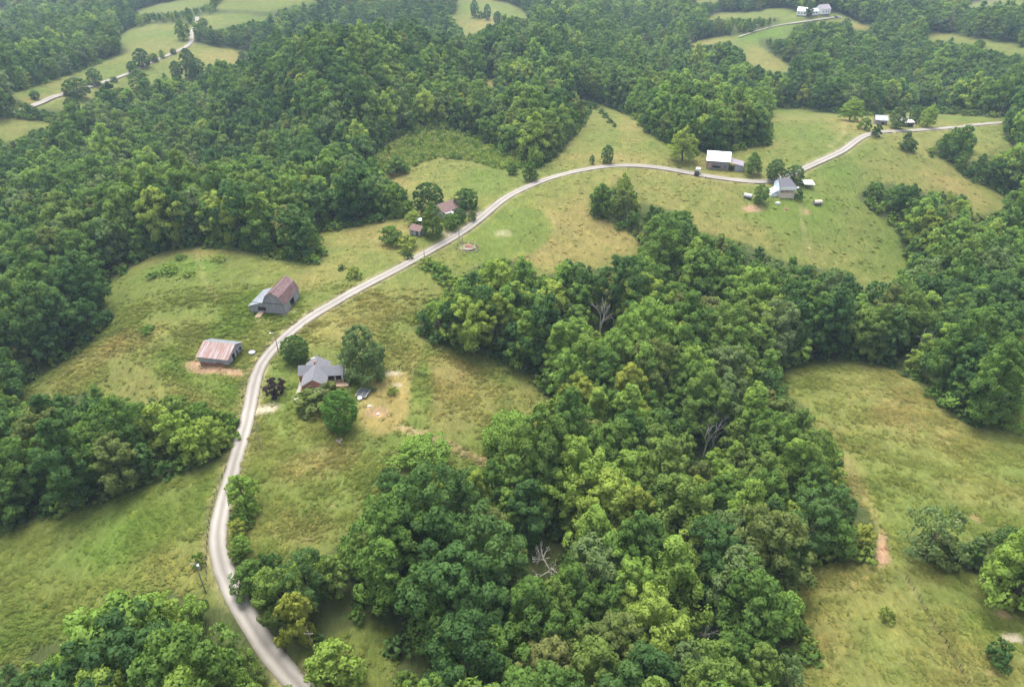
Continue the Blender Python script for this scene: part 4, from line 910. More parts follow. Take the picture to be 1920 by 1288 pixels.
# ---- brown-roofed house and its sheds
loc, rz, W = site((831,411), (863,397)); D = 7.0; z, zl = level(loc, rz, W, D); loc.z = z
print('brown house', W, rz)
H = thing('bungalow', 'bungalow with brown shingle roof between two dark round trees', 'house', loc, rz)
ev, rd = 2.9, 5.0; yc = D/2
gt = lambda u: float(np.interp(u, [0, yc, D], [ev, rd, ev]))
for x, oo in ((0, -1), (W, 1)): panel_wall(H, FY(x), 0, D, gt, M_lavender, [yc], oo)
panel_wall(H, FX(0), 0, W, lambda u: ev, M_lavender, (), -1, name='side_wall'); panel_wall(H, FX(D), 0, W, lambda u: ev, M_lavender, (), 1, name='side_wall')
shingle_roof(H, (-.4, -.6, ev-.3), (W+.4, -.6, ev-.3), (W+.4, yc, rd+.05), (-.4, yc, rd+.05), M_shinglebrown)
shingle_roof(H, (W+.4, D+.6, ev-.3), (-.4, D+.6, ev-.3), (-.4, yc, rd+.05), (W+.4, yc, rd+.05), M_shinglebrown)
for s in (0, 1):
    m = MB(); a, c_ = ((-.6, ev-.35), (yc, rd)) if s == 0 else ((yc, rd), (D+.6, ev-.35))
    m.hexa([(-.46,a[0],a[1]-.22),(-.41,a[0],a[1]-.22),(-.41,c_[0],c_[1]-.22),(-.46,c_[0],c_[1]-.22),(-.46,a[0],a[1]+.02),(-.41,a[0],a[1]+.02),(-.41,c_[0],c_[1]+.02),(-.46,c_[0],c_[1]+.02)]); m.build('barge_board', M_dark, H)
window(H, FY(0), 2.2, 3.2, 1.2, 2.4); window(H, FY(0), 4.2, 5.2, 1.2, 2.4); window(H, FX(0), W*.25, W*.36, 1.1, 2.3); window(H, FX(0), W*.7, W*.82, 1.1, 2.3); door(H, FX(0), W*.5, W*.58, .1, 2.2, M_redwood)
We = 4.5; m = MB()
panel_wall(H, FX(1.2), W+.13, W+We, lambda u: 2.5, M_lavender, (), -1, name='wing_wall'); panel_wall(H, FX(D-1.2), W+.13, W+We, lambda u: 2.5, M_lavender, (), 1, name='wing_wall')
panel_wall(H, FY(W+We), 1.2, D-1.2, lambda u: float(np.interp(u, [1.2, yc, D-1.2], [2.5, 4.1, 2.5])), M_lavender, [yc], 1, name='wing_wall')
shingle_roof(H, (W+.1, .8, 2.25), (W+We+.35, .8, 2.25), (W+We+.35, yc, 4.15), (W+.1, yc, 4.15), M_shinglebrown, 'wing_roof')
shingle_roof(H, (W+We+.35, D-.8, 2.25), (W+.1, D-.8, 2.25), (W+.1, yc, 4.15), (W+We+.35, yc, 4.15), M_shinglebrown, 'wing_roof')
metal_roof(H, (.3, -3.2, 2.0), (W*.45, -3.2, 2.0), (W*.45, -.15, 2.5), (.3, -.15, 2.5), M_tinmauve, name='porch_roof')
for x in (.5, W*.43): m = MB(); m.box(x-.07, x+.07, -3.05, -2.9, zl-z-.6, 1.97); m.build('porch_post', M_dark, H)
m = MB(); m.box(.02, W-.02, .02, D-.02, zl-z-.6, .0); m.build('foundation', M_stone, H)
def small_shed(a, b_, D, ev, rd, label, wall, roof, ridge_x=True, name='shed', metal=True, win=True, seed=0):
    loc, rz, W = site(a, b_); z, zl = level(loc, rz, W, D); loc.z = z
    t = thing(name, label, 'shed', loc, rz); yc = D/2
    gt = lambda u: float(np.interp(u, [0, yc, D], [ev, rd, ev]))-.06
    board_wall(t, FX(0), 0, W, lambda u: ev-.06, wall, [(W*.55, W*.75, .1, 1.8)] if win == 'open' else [], -1, seed=seed)
    board_wall(t, FX(D), 0, W, lambda u: ev-.06, wall, [], 1, seed=seed+1)
    board_wall(t, FY(0), 0, D, gt, wall, [], -1, seed=seed+2); board_wall(t, FY(W), 0, D, gt, wall, [], 1, seed=seed+3)
    rf = metal_roof if metal else shingle_roof
    rf(t, (-.3, -.3, ev-.15), (W+.3, -.3, ev-.15), (W+.3, yc, rd), (-.3, yc, rd), roof); rf(t, (W+.3, D+.3, ev-.15), (-.3, D+.3, ev-.15), (-.3, yc, rd), (W+.3, yc, rd), roof)
    m = MB(); m.box(.1, W-.1, .1, D-.1, zl-z-.5, .1); m.build('floor_slab', M_stone, t)
    if win is True: window(t, FX(0), W*.2, W*.42, 1.0, 1.8); door(t, FX(0), W*.62, W*.8, .15, 2.0, M_dark)
    return t, W
small_shed((768.6,441), (788,444.5), 5.0, 2.3, 3.6, 'grey board shed with mauve-brown roof beside the tall conical tree', M_boardpale, M_shinglebrown, metal=False, seed=30)
small_shed((780,424), (793,423), 2.6, 2.3, 2.8, 'tiny dark shed with bright tin roof behind the grey shed', M_dark, M_tinwhite, seed=40, win=False)
# ---- walled pump plot beside the road
p = g1(877, 465); t = thing('ruined_foundation', 'low oval stone ruin with red rubble and posts beside road', 'ruin', p)
m = MB()
for k in range(26):
    a = 2*math.pi*k/26 + gr.uniform(-.15, .15); r_ = gr.uniform(.15, .42); x, y = 4.2*math.cos(a)+gr.uniform(-.2, .2), 3.4*math.sin(a)+gr.uniform(-.2, .2); zz = zat(p.x+x, p.y+y)-p.z
    m.lathe([(r_*.8, -.3), (r_, .1), (r_*.8, .45), (r_*.3, .6)], 6, (x, y, zz))
m.build('stone_ring', M_stone, t, kind='stuff')
m = MB(); m.lathe([(2.7,-.6),(2.8,.15),(2.4,.28),(1.0,.34)], 16, sy=.8); m.build('concrete_floor', M_stone, t)
m = MB()
for k in range(22):
    x, y, s = gr.uniform(-.8, 1.9), gr.uniform(-.4, 1.7), gr.uniform(.2, .55); m.hexa([Vector((x+s*a, y+s*b_*.8, .3+c_*s*.8)) + Vector((gr.uniform(-.1,.1), gr.uniform(-.1,.1), 0)) for a, b_, c_ in ((-1,-1,0),(1,-1,0),(1,1,0),(-1,1,0),(-.7,-.7,1),(.7,-.7,1),(.7,.7,1),(-.7,.7,1))])
m.build('brick_rubble', M_redbrown, t, kind='stuff')
for (x, y, h) in ((-1.9, -.3, 5.0), (2.2, -2.2, 3.2), (-3.9, .9, 2.0), (3.2, 1.2, 1.8)): m = MB(); m.tube((x, y, -.4), (x, y, h), .11, .09, 6); m.build('post', M_pole, t)

# ---- barn with the white tin roof
loc, rz, W = site((1324,316.5), (1365,320.5)); D = 9.5; z, zl = level(loc, rz, W, D); loc.z = z
print('white barn', W, rz)
t = thing('tin_roof_barn', 'grey board barn with bright white tin roof and lean-to near road', 'barn', loc, rz)
ev, rd, yc = 4.0, 7.2, D/2; gt = lambda u: float(np.interp(u, [0, yc, D], [ev, rd, ev]))-.08
board_wall(t, FX(0), 0, W, lambda u: ev-.08, M_board2, [(W*.27, W*.62, .1, 1.3)], -1, seed=51); board_wall(t, FX(D), 0, W, lambda u: ev-.08, M_board2, [], 1, seed=52)
board_wall(t, FY(0), 0, D, gt, M_board2, [], -1, seed=53); board_wall(t, FY(W), 0, D, gt, M_board2, [], 1, seed=54)
metal_roof(t, (-.5, -.5, ev-.3), (W+.5, -.5, ev-.3), (W+.5, yc, rd), (-.5, yc, rd), M_tinwhite, .75); metal_roof(t, (W+.5, D+.5, ev-.3), (-.5, D+.5, ev-.3), (-.5, yc, rd), (W+.5, yc, rd), M_tinwhite, .75)
m = MB(); m.box(.1, W-.1, .1, D-.1, zl-z-.5, .1); m.build('barn_floor', M_stone, t)
We = 7.6; metal_roof(t, (W+We, -.4, 2.1), (W+We, D*.8, 2.1), (W+.06, D*.8, 3.7), (W+.06, -.4, 3.7), M_tinmauve, .75, name='lean_to_roof')
lt = lambda u: float(np.interp(u, [W, W+We], [3.5, 2.0]))
board_wall(t, FX(0), W+2.9, W+We-.2, lt, M_boardpale, [], -1, seed=55, z0=zl-z-.1, name='lean_to_wall'); board_wall(t, FY(W+We-.25), 0, D*.8, lambda u: 1.95, M_board2, [], 1, seed=56, z0=zl-z-.1, name='lean_to_wall')
for x in (W+.2, W+2.7): m = MB(); m.box(x-.1, x+.1, -.1, .1, zl-z-.4, lt(x)); m.build('post', M_dark, t)
m = MB(); m.box(W*.04, W*.2, -.14, -.07, .2, 2.6); m.build('red_door', M_redwood, t)
window(t, FX(0), W*.80, W*.86, .8, 1.6, frame=M_board2)

# ---- white farmhouse on the knoll
loc, rz, W = site((1459,371), (1488,372)); D = 7.5; z, zl = level(loc, rz, W, D); loc.z = z
print('white house', W, rz)
H = thing('white_farmhouse', 'white and pale blue farmhouse with dark roof and brown porch deck', 'house', loc, rz)
ev, rd, yc = 4.2, 6.9, D/2
gt = lambda u: float(np.interp(u, [0, yc, D], [ev, rd, ev]))
panel_wall(H, FX(1.8), 0, W, lambda u: ev, M_white, (), -1, name='wall'); panel_wall(H, FX(D), 0, W, lambda u: ev, M_white, (), 1, name='wall')
panel_wall(H, FY(0), 0, D, gt, M_paleblue, [yc], -1, name='blue_wall'); panel_wall(H, FY(W), 1.8, D, lambda u: ev, M_white, (), 1, name='wall')
shingle_roof(H, (-.4, -.30, ev-.22), (W+.4, -.30, ev-.22), (W*.72, yc, rd+.05), (-.4, yc, rd+.05), M_shingledark)
shingle_roof(H, (W+.4, D+.4, ev-.25), (-.4, D+.4, ev-.25), (-.4, yc, rd+.05), (W*.72, yc, rd+.05), M_shingledark)
m = MB(); m.slab((W+.4,-.35,ev-.25), (W+.4,D+.4,ev-.25), (W*.72,yc+.01,rd+.05), (W*.72,yc-.01,rd+.05), .1); m.build('hip_roof', M_shingledark, H)
m = MB(); m.box(.1, W+.3, -.42, -.3, ev-1.5, ev-.26); m.build('porch_fascia', M_white, H)
m = MB(); m.box(.1, W+.3, -.28, 1.66, zl-z-.4, 1.25); m.build('porch_base', M_straw, H)
m = MB(); m.box(.1, W+.3, -.26, -.18, 2.0, 2.14); m.box(.1, W+.3, -.26, -.18, 1.3, 1.36); m.build('porch_rail', M_redwood, H)
for k in range(18): x = .14 + k*(W+.1)/17; m = MB(); m.box(x-.04, x+.04, -.24, -.19, 1.36, 2.0); m.build('baluster', M_redwood, H)
for x in (.2, W*.36, W*.68, W+.2): m = MB(); m.box(x-.08, x+.08, -.26, -.1, 1.25, ev-.3); m.build('porch_post', M_white, H)
for u in (.15, .75): window(H, FX(1.8), W*u, W*u+1.0, 1.9, 3.2)
door(H, FX(1.8), W*.45, W*.45+1.0, 1.25, 3.35, M_redwood); window(H, FY(0), 3.2, 4.2, 1.7, 3.0)
m = MB(); m.hexa([(-3.0,.6,.3),(-.14,.6,1.6),(-.14,5.5,1.6),(-3.0,5.5,.3),(-3.0,.6,.9),(-.14,.6,2.6),(-.14,5.5,2.6),(-3.0,5.5,.9)]); m.build('lean_to_roof', M_paleblue, H)
m = MB(); m.box(-2.9, -.14, .8, 5.3, zl-z-.4, .6); m.build('lean_to_wall', M_white, H)
m = MB(); m.box(.02, W-.02, 1.9, D-.02, zl-z-.5, .0); m.build('foundation', M_stone, H)
def carport(a, b_, D, h, label, mat=M_white):
    loc, rz, W = site(a, b_); t = thing('carport', label, 'carport', loc, rz)
    m = MB(); m.slab((-.2,-.2,h), (W+.2,-.2,h), (W+.2,D,h+.5), (-.2,D,h+.5), .1); m.build('canopy', mat, t)
    for x in (0, W):
        for y in (0, D-.3): m = MB(); m.box(x-.06, x+.06, y-.06, y+.06, -.8, h-.08+.5*y/D); m.build('post', M_steel, t)
carport((1507,354), (1525,356), 4.5, 2.2, 'flat white carport standing beyond the white farmhouse')
def car(px, py, rz, body, label, name='parked_car', scale=1.0):
    p = g1(px, py); t = thing(name, label, 'car', p, rz); t.scale = (scale,)*3
    m = MB(); m.hexa([(-2.1,-.85,.35),(2.1,-.85,.35),(2.1,.85,.35),(-2.1,.85,.35),(-2.05,-.8,.95),(2.0,-.8,.85),(2.0,.8,.85),(-2.05,.8,.95)]); m.build('body', body, t)
    m = MB(); m.hexa([(-1.7,-.75,.95),(1.0,-.75,.9),(1.0,.75,.9),(-1.7,.75,.95),(-1.25,-.62,1.45),(.35,-.62,1.45),(.35,.62,1.45),(-1.25,.62,1.45)]); cab = m.build('windows', M_glass, t)
    m = MB(); m.box(-1.25, .35, -.62, .62, 1.452, 1.5); m.build('roof', body, t)
    for sx in (-1.3, 1.3):
        for sy in (-.85, .65): w = MB(); w.tube((sx, sy, .32), (sx, sy+.2, .32), .33, .33, 12); wh = w.build('wheel', M_black, t)
car(1505, 345, R(-20), M_white, 'white car parked behind the white farmhouse trees')
junk(1493, 354, 'tarp_heap', 'white tarp heap at the right end wall of white farmhouse', 'heap', M_white, 1.6, .9, .9, .2, 7)
junk(1447, 367, 'tarp_heap', 'pale junk heap beside the blue lean-to of the farmhouse', 'heap', M_tarp, 1.4, 1.0, 1.0, 0, 8)
junk(1458, 382, 'boulder', 'grey boulder on lawn below the white farmhouse porch', 'boulder', M_tarp, 1.2, .9, .9, 0, 9)
junk(1474, 393, 'brush_pile', 'small brown brush pile on grass below the farmhouse', 'brush pile', M_redbrown, .8, .6, .5, 0, 10)
def wagon(px, py, rz, label, mat):
    """covered farm wagon: canvas-topped box on a frame with four wheels"""
    p = g1(px, py); t = thing('covered_wagon', label, 'wagon', p, rz)
    m = MB(); m.box(-1.8, 1.8, -.95, .95, .7, 1.3); m.build('box_bed', M_boardpale, t)
    m = MB(); k = 7; pr = [(math.cos(math.pi*i/(k-1))*.98, 1.3+math.sin(math.pi*i/(k-1))*.9) for i in range(k)]
    for i in range(k-1): (y0, z0), (y1, z1) = pr[i], pr[i+1]; m.hexa([(-1.8,y0*.9,z0-.1),(1.8,y0*.9,z0-.1),(1.8,y1*.9,z1-.1),(-1.8,y1*.9,z1-.1),(-1.85,y0,z0),(1.85,y0,z0),(1.85,y1,z1),(-1.85,y1,z1)])
    m.build('cover', mat, t)
    for sx in (-1.2, 1.2):
        for sy in (-.95, .8): w = MB(); w.tube((sx, sy, .4), (sx, sy+.15, .4), .42, .42, 12); w.build('wheel', M_black, t)
    m = MB(); m.tube((-1.8, 0, .6), (-3.3, 0, .3), .06, .05, 6); m.build('tongue', M_steel, t)
wagon(1532, 384, R(10), 'tan covered wagon standing alone on the farmhouse pasture', M_straw)
wagon(1402, 372, R(-35), 'grey covered wagon beside the bare reddish dirt patch', M_tarp)
# truck on the road
p = g1(1307, 327.5); t = thing('box_truck', 'small box truck with white box stopped on ridge road', 'truck', p + Vector((0,0,.12)), R(62))
m = MB(); m.box(-.4, 1.9, -1.0, 1.0, .9, 2.9); m.build('cargo_box', M_white, t)
m = MB(); m.hexa([(-2.2,-1,.55),(-.5,-1,.55),(-.5,1,.55),(-2.2,1,.55),(-1.75,-.9,2.1),(-.5,-.9,2.1),(-.5,.9,2.1),(-1.75,.9,2.1)]); m.build('cab', M_dark, t)
m = MB(); m.box(-2.2, 1.8, -.5, .5, .45, .88); m.build('chassis', M_black, t)
for sx in (-1.3, 1.2):
    for sy in (-1.05, .85): w = MB(); w.tube((sx, sy, .4), (sx, sy+.2, .4), .42, .42, 12); w.build('wheel', M_black, t)

# ---- sheds by the far bend, far farmsteads
small_shed((1640,233), (1662,235.5), 7.0, 2.8, 4.6, 'low pale grey tin-roofed shed behind tall tree by the road bend', M_board, M_silver, seed=60, win='open')
loc, rz, W = site((1692,238), (1711,239)); D = 6; z, zl = level(loc, rz, W, D); loc.z = z
t = thing('open_shed', 'open-fronted pole shed with pinkish white tin roof by the road bend', 'shed', loc, rz)
metal_roof(t, (-.4, -.4, 2.6), (W+.4, -.4, 2.6), (W+.4, D+.3, 4.0), (-.4, D+.3, 4.0), weathered('pinkish_tin', [(.3,(.52,.44,.44)),(.7,(.70,.64,.64))], .8, .5, .2), .7)
for k in range(4): x = W*k/3; m = MB(); m.box(x-.1, x+.1, -.1, .1, zl-z-.5, 2.5); m.build('post', M_dark, t)
board_wall(t, FX(D), 0, W, lambda u: 3.8, M_board2, [], 1, seed=70, z0=zl-z-.3); board_wall(t, FY(0), 0, D, lambda u: 2.5+1.35*u/D, M_board2, [], -1, seed=71, z0=zl-z-.3); board_wall(t, FY(W), 0, D, lambda u: 2.5+1.35*u/D, M_board2, [], 1, seed=72, z0=zl-z-.3)
def far_house(a, b_, D, ev, rd, label, wall=M_white, roof=M_tinwhite, nwin=3):
    loc, rz, W = site(a, b_); z, zl = level(loc, rz, W, D); loc.z = z; yc = D/2
    t = thing('farmhouse', label, 'house', loc, rz); gt = lambda u: float(np.interp(u, [0, yc, D], [ev, rd, ev]))
    panel_wall(t, FX(0), 0, W, lambda u: ev, wall, (), -1); panel_wall(t, FX(D), 0, W, lambda u: ev, wall, (), 1)
    for x, oo in ((0, -1), (W, 1)): panel_wall(t, FY(x), 0, D, gt, wall, [yc], oo)
    metal_roof(t, (-.4, -.5, ev-.25), (W+.4, -.5, ev-.25), (W+.4, yc, rd), (-.4, yc, rd), roof); metal_roof(t, (W+.4, D+.5, ev-.25), (-.4, D+.5, ev-.25), (-.4, yc, rd), (W+.4, yc, rd), roof)
    for k in range(nwin): u = W*(k+.7)/(nwin+.4); window(t, FX(0), u-.5, u+.5, 1.2, 2.6)
    m = MB(); m.box(.02, W-.02, .02, D-.02, zl-z-.5, .0); m.build('foundation', M_stone, t)
    return t
far_house((1493,31.5), (1511,32), 9, 4.2, 7.0, 'long white farm building on the far hilltop left of a dark tree')
far_house((1521,31), (1533,31.5), 8, 3.4, 5.6, 'small white building on the far hilltop right of a dark tree', nwin=2)
far_house((1539,30), (1555,30.5), 9, 4.6, 8.2, 'white house with grey roof on far hilltop beside the wood', M_white, M_tinmauve)
far_house((-14,214), (9,213), 8, 4.0, 6.8, 'pale house half hidden by trees at the end of the far road', M_lavender, M_tinwhite)
car(1566, 33.5, 0, M_dark, 'dark car on the bare drive of the far hilltop house', scale=1.1)
car(1573, 34.5, 0, M_white, 'white car on the bare drive of the far hilltop house', scale=1.1)

# ---- utility poles
def pole(base, h, label, arm=True, lamp=False, can=False, lean=0.0, leandir=0.0):
    p = g1(*base); t = thing('utility_pole', label, 'utility pole', p); t.rotation_euler = (lean*math.cos(leandir), lean*math.sin(leandir), 0)
    m = MB(); m.tube((0,0,-.6), (0,0,h), .15, .09, 8); m.build('post', M_pole, t)
    if arm: m = MB(); m.box(-.8, .8, -.14, -.05, h-.9, h-.78); m.build('crossarm', M_pole, t)
    if arm:
        for x in (-.72, 0, .72): m = MB(); m.lathe([(.05,0),(.07,.1),(.03,.2)], 6, (x, -.1, h-.74)); m.build('insulator', M_white, t)
    if can: m = MB(); m.lathe([(.26,0),(.28,.1),(.28,.85),(.2,.95)], 10, (.42, 0, h-2.2)); m.build('transformer', M_steel, t)
    if lamp: m = MB(); m.tube((0,0,h-.4), (-1.0,-.3,h-.1), .04, .04, 5); m.lathe([(.2,0),(.28,.12),(.12,.25)], 8, (-1.1,-.33,h-.3)); m.build('lamp', M_white, t)
    return p
pole((523,664), 8.0, 'utility pole with a yard lamp on the roadside below the gambrel barn', False, True)
pole((489,843), 8.0, 'leaning pale pole on the grass below the brick house drive', False, lean=.12, leandir=math.pi)
pole((386,1110), 9.5, 'utility pole with transformer beside the roadside shrub', True, can=True)
pole((592,1230), 8.5, 'utility pole in front of the yellow-green tree by the clearing', True, lean=.05)
pole((861,449), 6.0, 'short pole at the roadside opposite the grey shed drive', False)
pole((796,484), 5.0, 'short pole at the roadside by the bramble hedge', False)
pole((1717,238), 8.0, 'leaning pole between open shed and light round tree', False, lean=.1, leandir=1.2)
pole((1872,224), 9.0, 'pole on the field edge where the road enters the wood', True)

# ---- wire fences
def fence(pts, label, n, h=1.25):
    cl = smooth_line(pts, 1.0); k = np.linspace(0, len(cl)-1, n).astype(int); q = cl[k]; zz = height(q[:,0], q[:,1]); c0 = Vector((q[0,0], q[0,1], zz[0]))
    t = thing('wire_fence', label, 'fence', c0)
    pm = MB(); pm.tube((0,0,-.4), (0,0,h), .075, .06, 6); pme = None
    for i in range(n):
        if pme is None: o = pm.build('post', M_dark, t); pme = o.data
        else: o = link('post', pme, t)
        o.location = Vector((q[i,0], q[i,1], zz[i])) - c0
    for s in (.45, .8, 1.12):
        w = MB()
        for i in range(n-1): a = Vector((q[i,0], q[i,1], zz[i]+s)) - c0; b_ = Vector((q[i+1,0], q[i+1,1], zz[i+1]+s)) - c0; w.tube(a, b_, .012, .012, 3, False)
        w.build('wire', M_dark, t)
fence([(425,880),(402,930),(392,980),(388,1030),(388,1090)], 'post and wire fence along the west verge of the road', 18)
fence([(1698,1085),(1730,1135),(1775,1210),(1825,1300)], 'post and wire fence along the mown line in the meadow', 16)
fence([(1185,455),(1140,430),(1100,425),(1060,455),(1010,475)], 'post and wire fence between mown lawn and dry pasture', 16)
fence([(545,702),(552,690),(585,668),(615,668),(645,672)], 'post and wire fence behind the brick house', 12)
fence([(735,688),(755,695),(778,702),(800,706)], 'post and wire fence behind the bare garden', 8)
fence([(1316,333),(1350,350),(1390,370),(1400,385)], 'post and wire fence running downhill from the box truck', 12)

# ================================================================== SINGLE TREES AND SHRUBS
SP = {}
def special(key, *a, **k): SP[key] = tree_meshes('single_'+key, *a, **k)
special('maple', 901, 12, 10, .03, 'round', 'maple', npuff=130, nleaf=15000, leaf=.34, lobes=.03, puff=(.17,.22))
special('rounddark', 902, 10, 9, .05, 'round', 'dark', npuff=110, nleaf=12000, leaf=.34, lobes=.04, puff=(.18,.24))
special('willow', 903, 15, 14, .03, 'dome', 'grey', npuff=80, nleaf=15000, leaf=.42, lobes=.12, droop=.3, puff=(.2,.3))
special('coneleaf', 904, 15, 9, .03, 'oval', 'mid', npuff=110, nleaf=13000, leaf=.38, lobes=.05, puff=(.18,.25))
special('shrub', 905, 4, 5, .0, 'dome', 'bush', npuff=18, nleaf=2200, leaf=.34, lobes=.25)
special('shrubdark', 906, 4, 5, .0, 'dome', 'dark', npuff=18, nleaf=2200, leaf=.34, lobes=.25)
special('shrubpurple', 907, 5, 5.5, .02, 'round', 'purple', npuff=20, nleaf=2600, leaf=.36, lobes=.1)
special('shrubolive', 908, 4, 5, .0, 'dome', 'olive', npuff=18, nleaf=2200, leaf=.34, lobes=.3)
special('airy', 909, 12, 14, .08, 'spread', 'grey', npuff=26, nleaf=2600, leaf=.5, lobes=.35)
special('bigbright', 910, 20, 17, .04, 'dome', 'light', npuff=60, nleaf=11000, leaf=.6, lobes=.25)
special('lightbig', 911, 14, 16, .05, 'dome', 'light', npuff=50, nleaf=9000, leaf=.55, lobes=.15)
special('yellowsm', 912, 11, 9, .05, 'round', 'yellow', npuff=34, nleaf=5000, leaf=.48, lobes=.3)
special('brown', 913, 13, 8, .1, 'oval', 'brown', npuff=24, nleaf=2600, leaf=.5, lobes=.3)
special('dark', 914, 15, 12, .04, 'round', 'dark', npuff=80, nleaf=11000, leaf=.42, lobes=.08, puff=(.2,.3))
special('mid', 915, 14, 11, .05, 'oval', 'mid', npuff=44, nleaf=6500, leaf=.5, lobes=.15)
special('midround', 916, 13, 12, .06, 'round', 'mid', npuff=44, nleaf=6500, leaf=.5, lobes=.15)
special('light', 917, 15, 11, .05, 'oval', 'light', npuff=42, nleaf=6000, leaf=.5, lobes=.2)
special('grey', 918, 15, 10, .05, 'cone', 'grey', npuff=42, nleaf=6000, leaf=.5, lobes=.2)
gg = np.random.default_rng(77)
def lone(px, py, wpx, hpx, key, label, name='lone_tree', cat='tree', group=None):
    """px, py: foot of the crown in the photo; wpx, hpx: its size there"""
    p0 = g1(px, py); dist = depth_of(p0); s = F/dist; dep = math.asin(max(.05, (CAM_H-p0.z)/math.sqrt(p0.x**2+p0.y**2+(CAM_H-p0.z)**2)))
    wm = wpx/s; hm = max((hpx/s - .28*wm*math.sin(dep))/math.cos(dep), .45*wm)
    hd = math.hypot(p0.x, p0.y); p = Vector((p0.x*(1+.30*wm/hd), p0.y*(1+.30*wm/hd), 0)); p.z = zat(p.x, p.y)
    cm, tm, H, Wd = SP[key]
    t = thing(name, label, cat, p, gg.uniform(0, 6.28), group); t.scale = (wm/Wd*1.12, wm/Wd*1.12, hm/H*1.05)
    link('trunk', tm, t); link('crown', cm, t)
    return t
L = lone
L(558,685,44,50,'rounddark','dark green round tree between road and brick house')
L(684,718,86,96,'willow','large drooping grey-green tree beside the brick house')
L(643,813,58,72,'maple','bright green dense round maple below the brick house')
L(519,748,36,36,'shrubpurple','dark purple-brown shrub between road and brick house', 'shrub', 'shrub')
L(592,782,74,42,'shrubolive','straggly olive shrub in front of the brick house gable', 'shrub', 'shrub')
L(628,760,48,40,'shrubolive','straggly olive shrub between the white awning and bright maple', 'shrub', 'shrub')
L(738,742,18,15,'shrub','small round green shrub on the bare garden', 'shrub', 'shrub')
L(805,402,48,54,'dark','big dark round tree behind the brown-roofed bungalow')
L(875,398,40,40,'dark','dark rounded tree at the road end of the bungalow')
L(813,450,38,64,'coneleaf','tall dense conical tree between grey shed and bungalow')
L(846,434,30,30,'midround','small round tree in front of the bungalow porch')
L(862,420,22,26,'dark','small dark tree at the bungalow front wall')
L(885,416,16,19,'shrubolive','olive shrub between bungalow and its pale drive', 'shrub', 'shrub')
L(777,424,28,28,'light','light green tree beside the tiny tin-roofed shed')
L(735,462,40,34,'midround','bushy tree on the bank below the grey shed')
L(764,472,38,28,'shrub','broad shrub on the bank beside the worn path', 'shrub', 'shrub')
L(768,487,13,13,'shrubdark','small dark shrub beside the road by the worn path', 'shrub', 'shrub')
L(666,524,26,22,'shrub','round shrub in the pasture just above the road', 'shrub', 'shrub')
L(641,507,13,10,'shrubdark','tiny dark shrub in the pasture near the round shrub', 'shrub', 'shrub')
L(993,341,28,36,'mid','tree at the roadside below the end of the thicket')
L(961,329,20,22,'midround','small tree ending the thicket above the road')
L(1138,308,20,32,'dark','dark upright tree above the road bend on the north pasture')
L(1110,309,9,17,'mid','thin sapling beside the dark upright tree')
L(1278,308,46,62,'light','tall light green double-crowned tree left of white-roofed barn')
L(1408,331,30,40,'mid','dense green tree right of the white-roofed barn lean-to')
L(1450,344,30,40,'dark','dark tree standing behind the white farmhouse on its barn side')
L(1486,347,30,32,'dark','dark tree over the roof end of the white farmhouse')
L(1423,386,26,34,'midround','small tree above the bare reddish dirt patch')
L(1495,376,15,20,'shrubdark','dark shrub against the porch end of the white farmhouse', 'shrub', 'shrub')
L(1592,228,38,42,'light','large round tree on the field crest near the road bend')
L(1679,243,36,52,'grey','tall grey-green tree between the two bend sheds')
L(1620,245,22,22,'shrub','broad bush beside the tall tree by the road bend', 'shrub', 'shrub')
L(1641,258,18,22,'shrubdark','small dark bush leaning over the road bend', 'shrub', 'shrub')
L(1737,240,28,40,'light','light green round tree beside the leaning pole')
L(1714,232,22,32,'dark','dark tree behind the light green round tree by the sheds')
L(1694,284,24,34,'grey','grey-green tree below the road opposite the sheds')
L(1708,286,16,20,'shrubdark','low dark bush at the foot of the tree below the road', 'shrub', 'shrub')
L(1127,412,40,60,'mid','tall dark tree at the tip of the ravine wood')
L(1166,400,34,66,'light','pale feathery tree at the tip of the ravine wood')
L(1188,404,20,26,'yellowsm','yellow-green small tree at the tip of the ravine wood')
L(745,330,42,34,'mid','bushy tree at the west corner of the thicket')
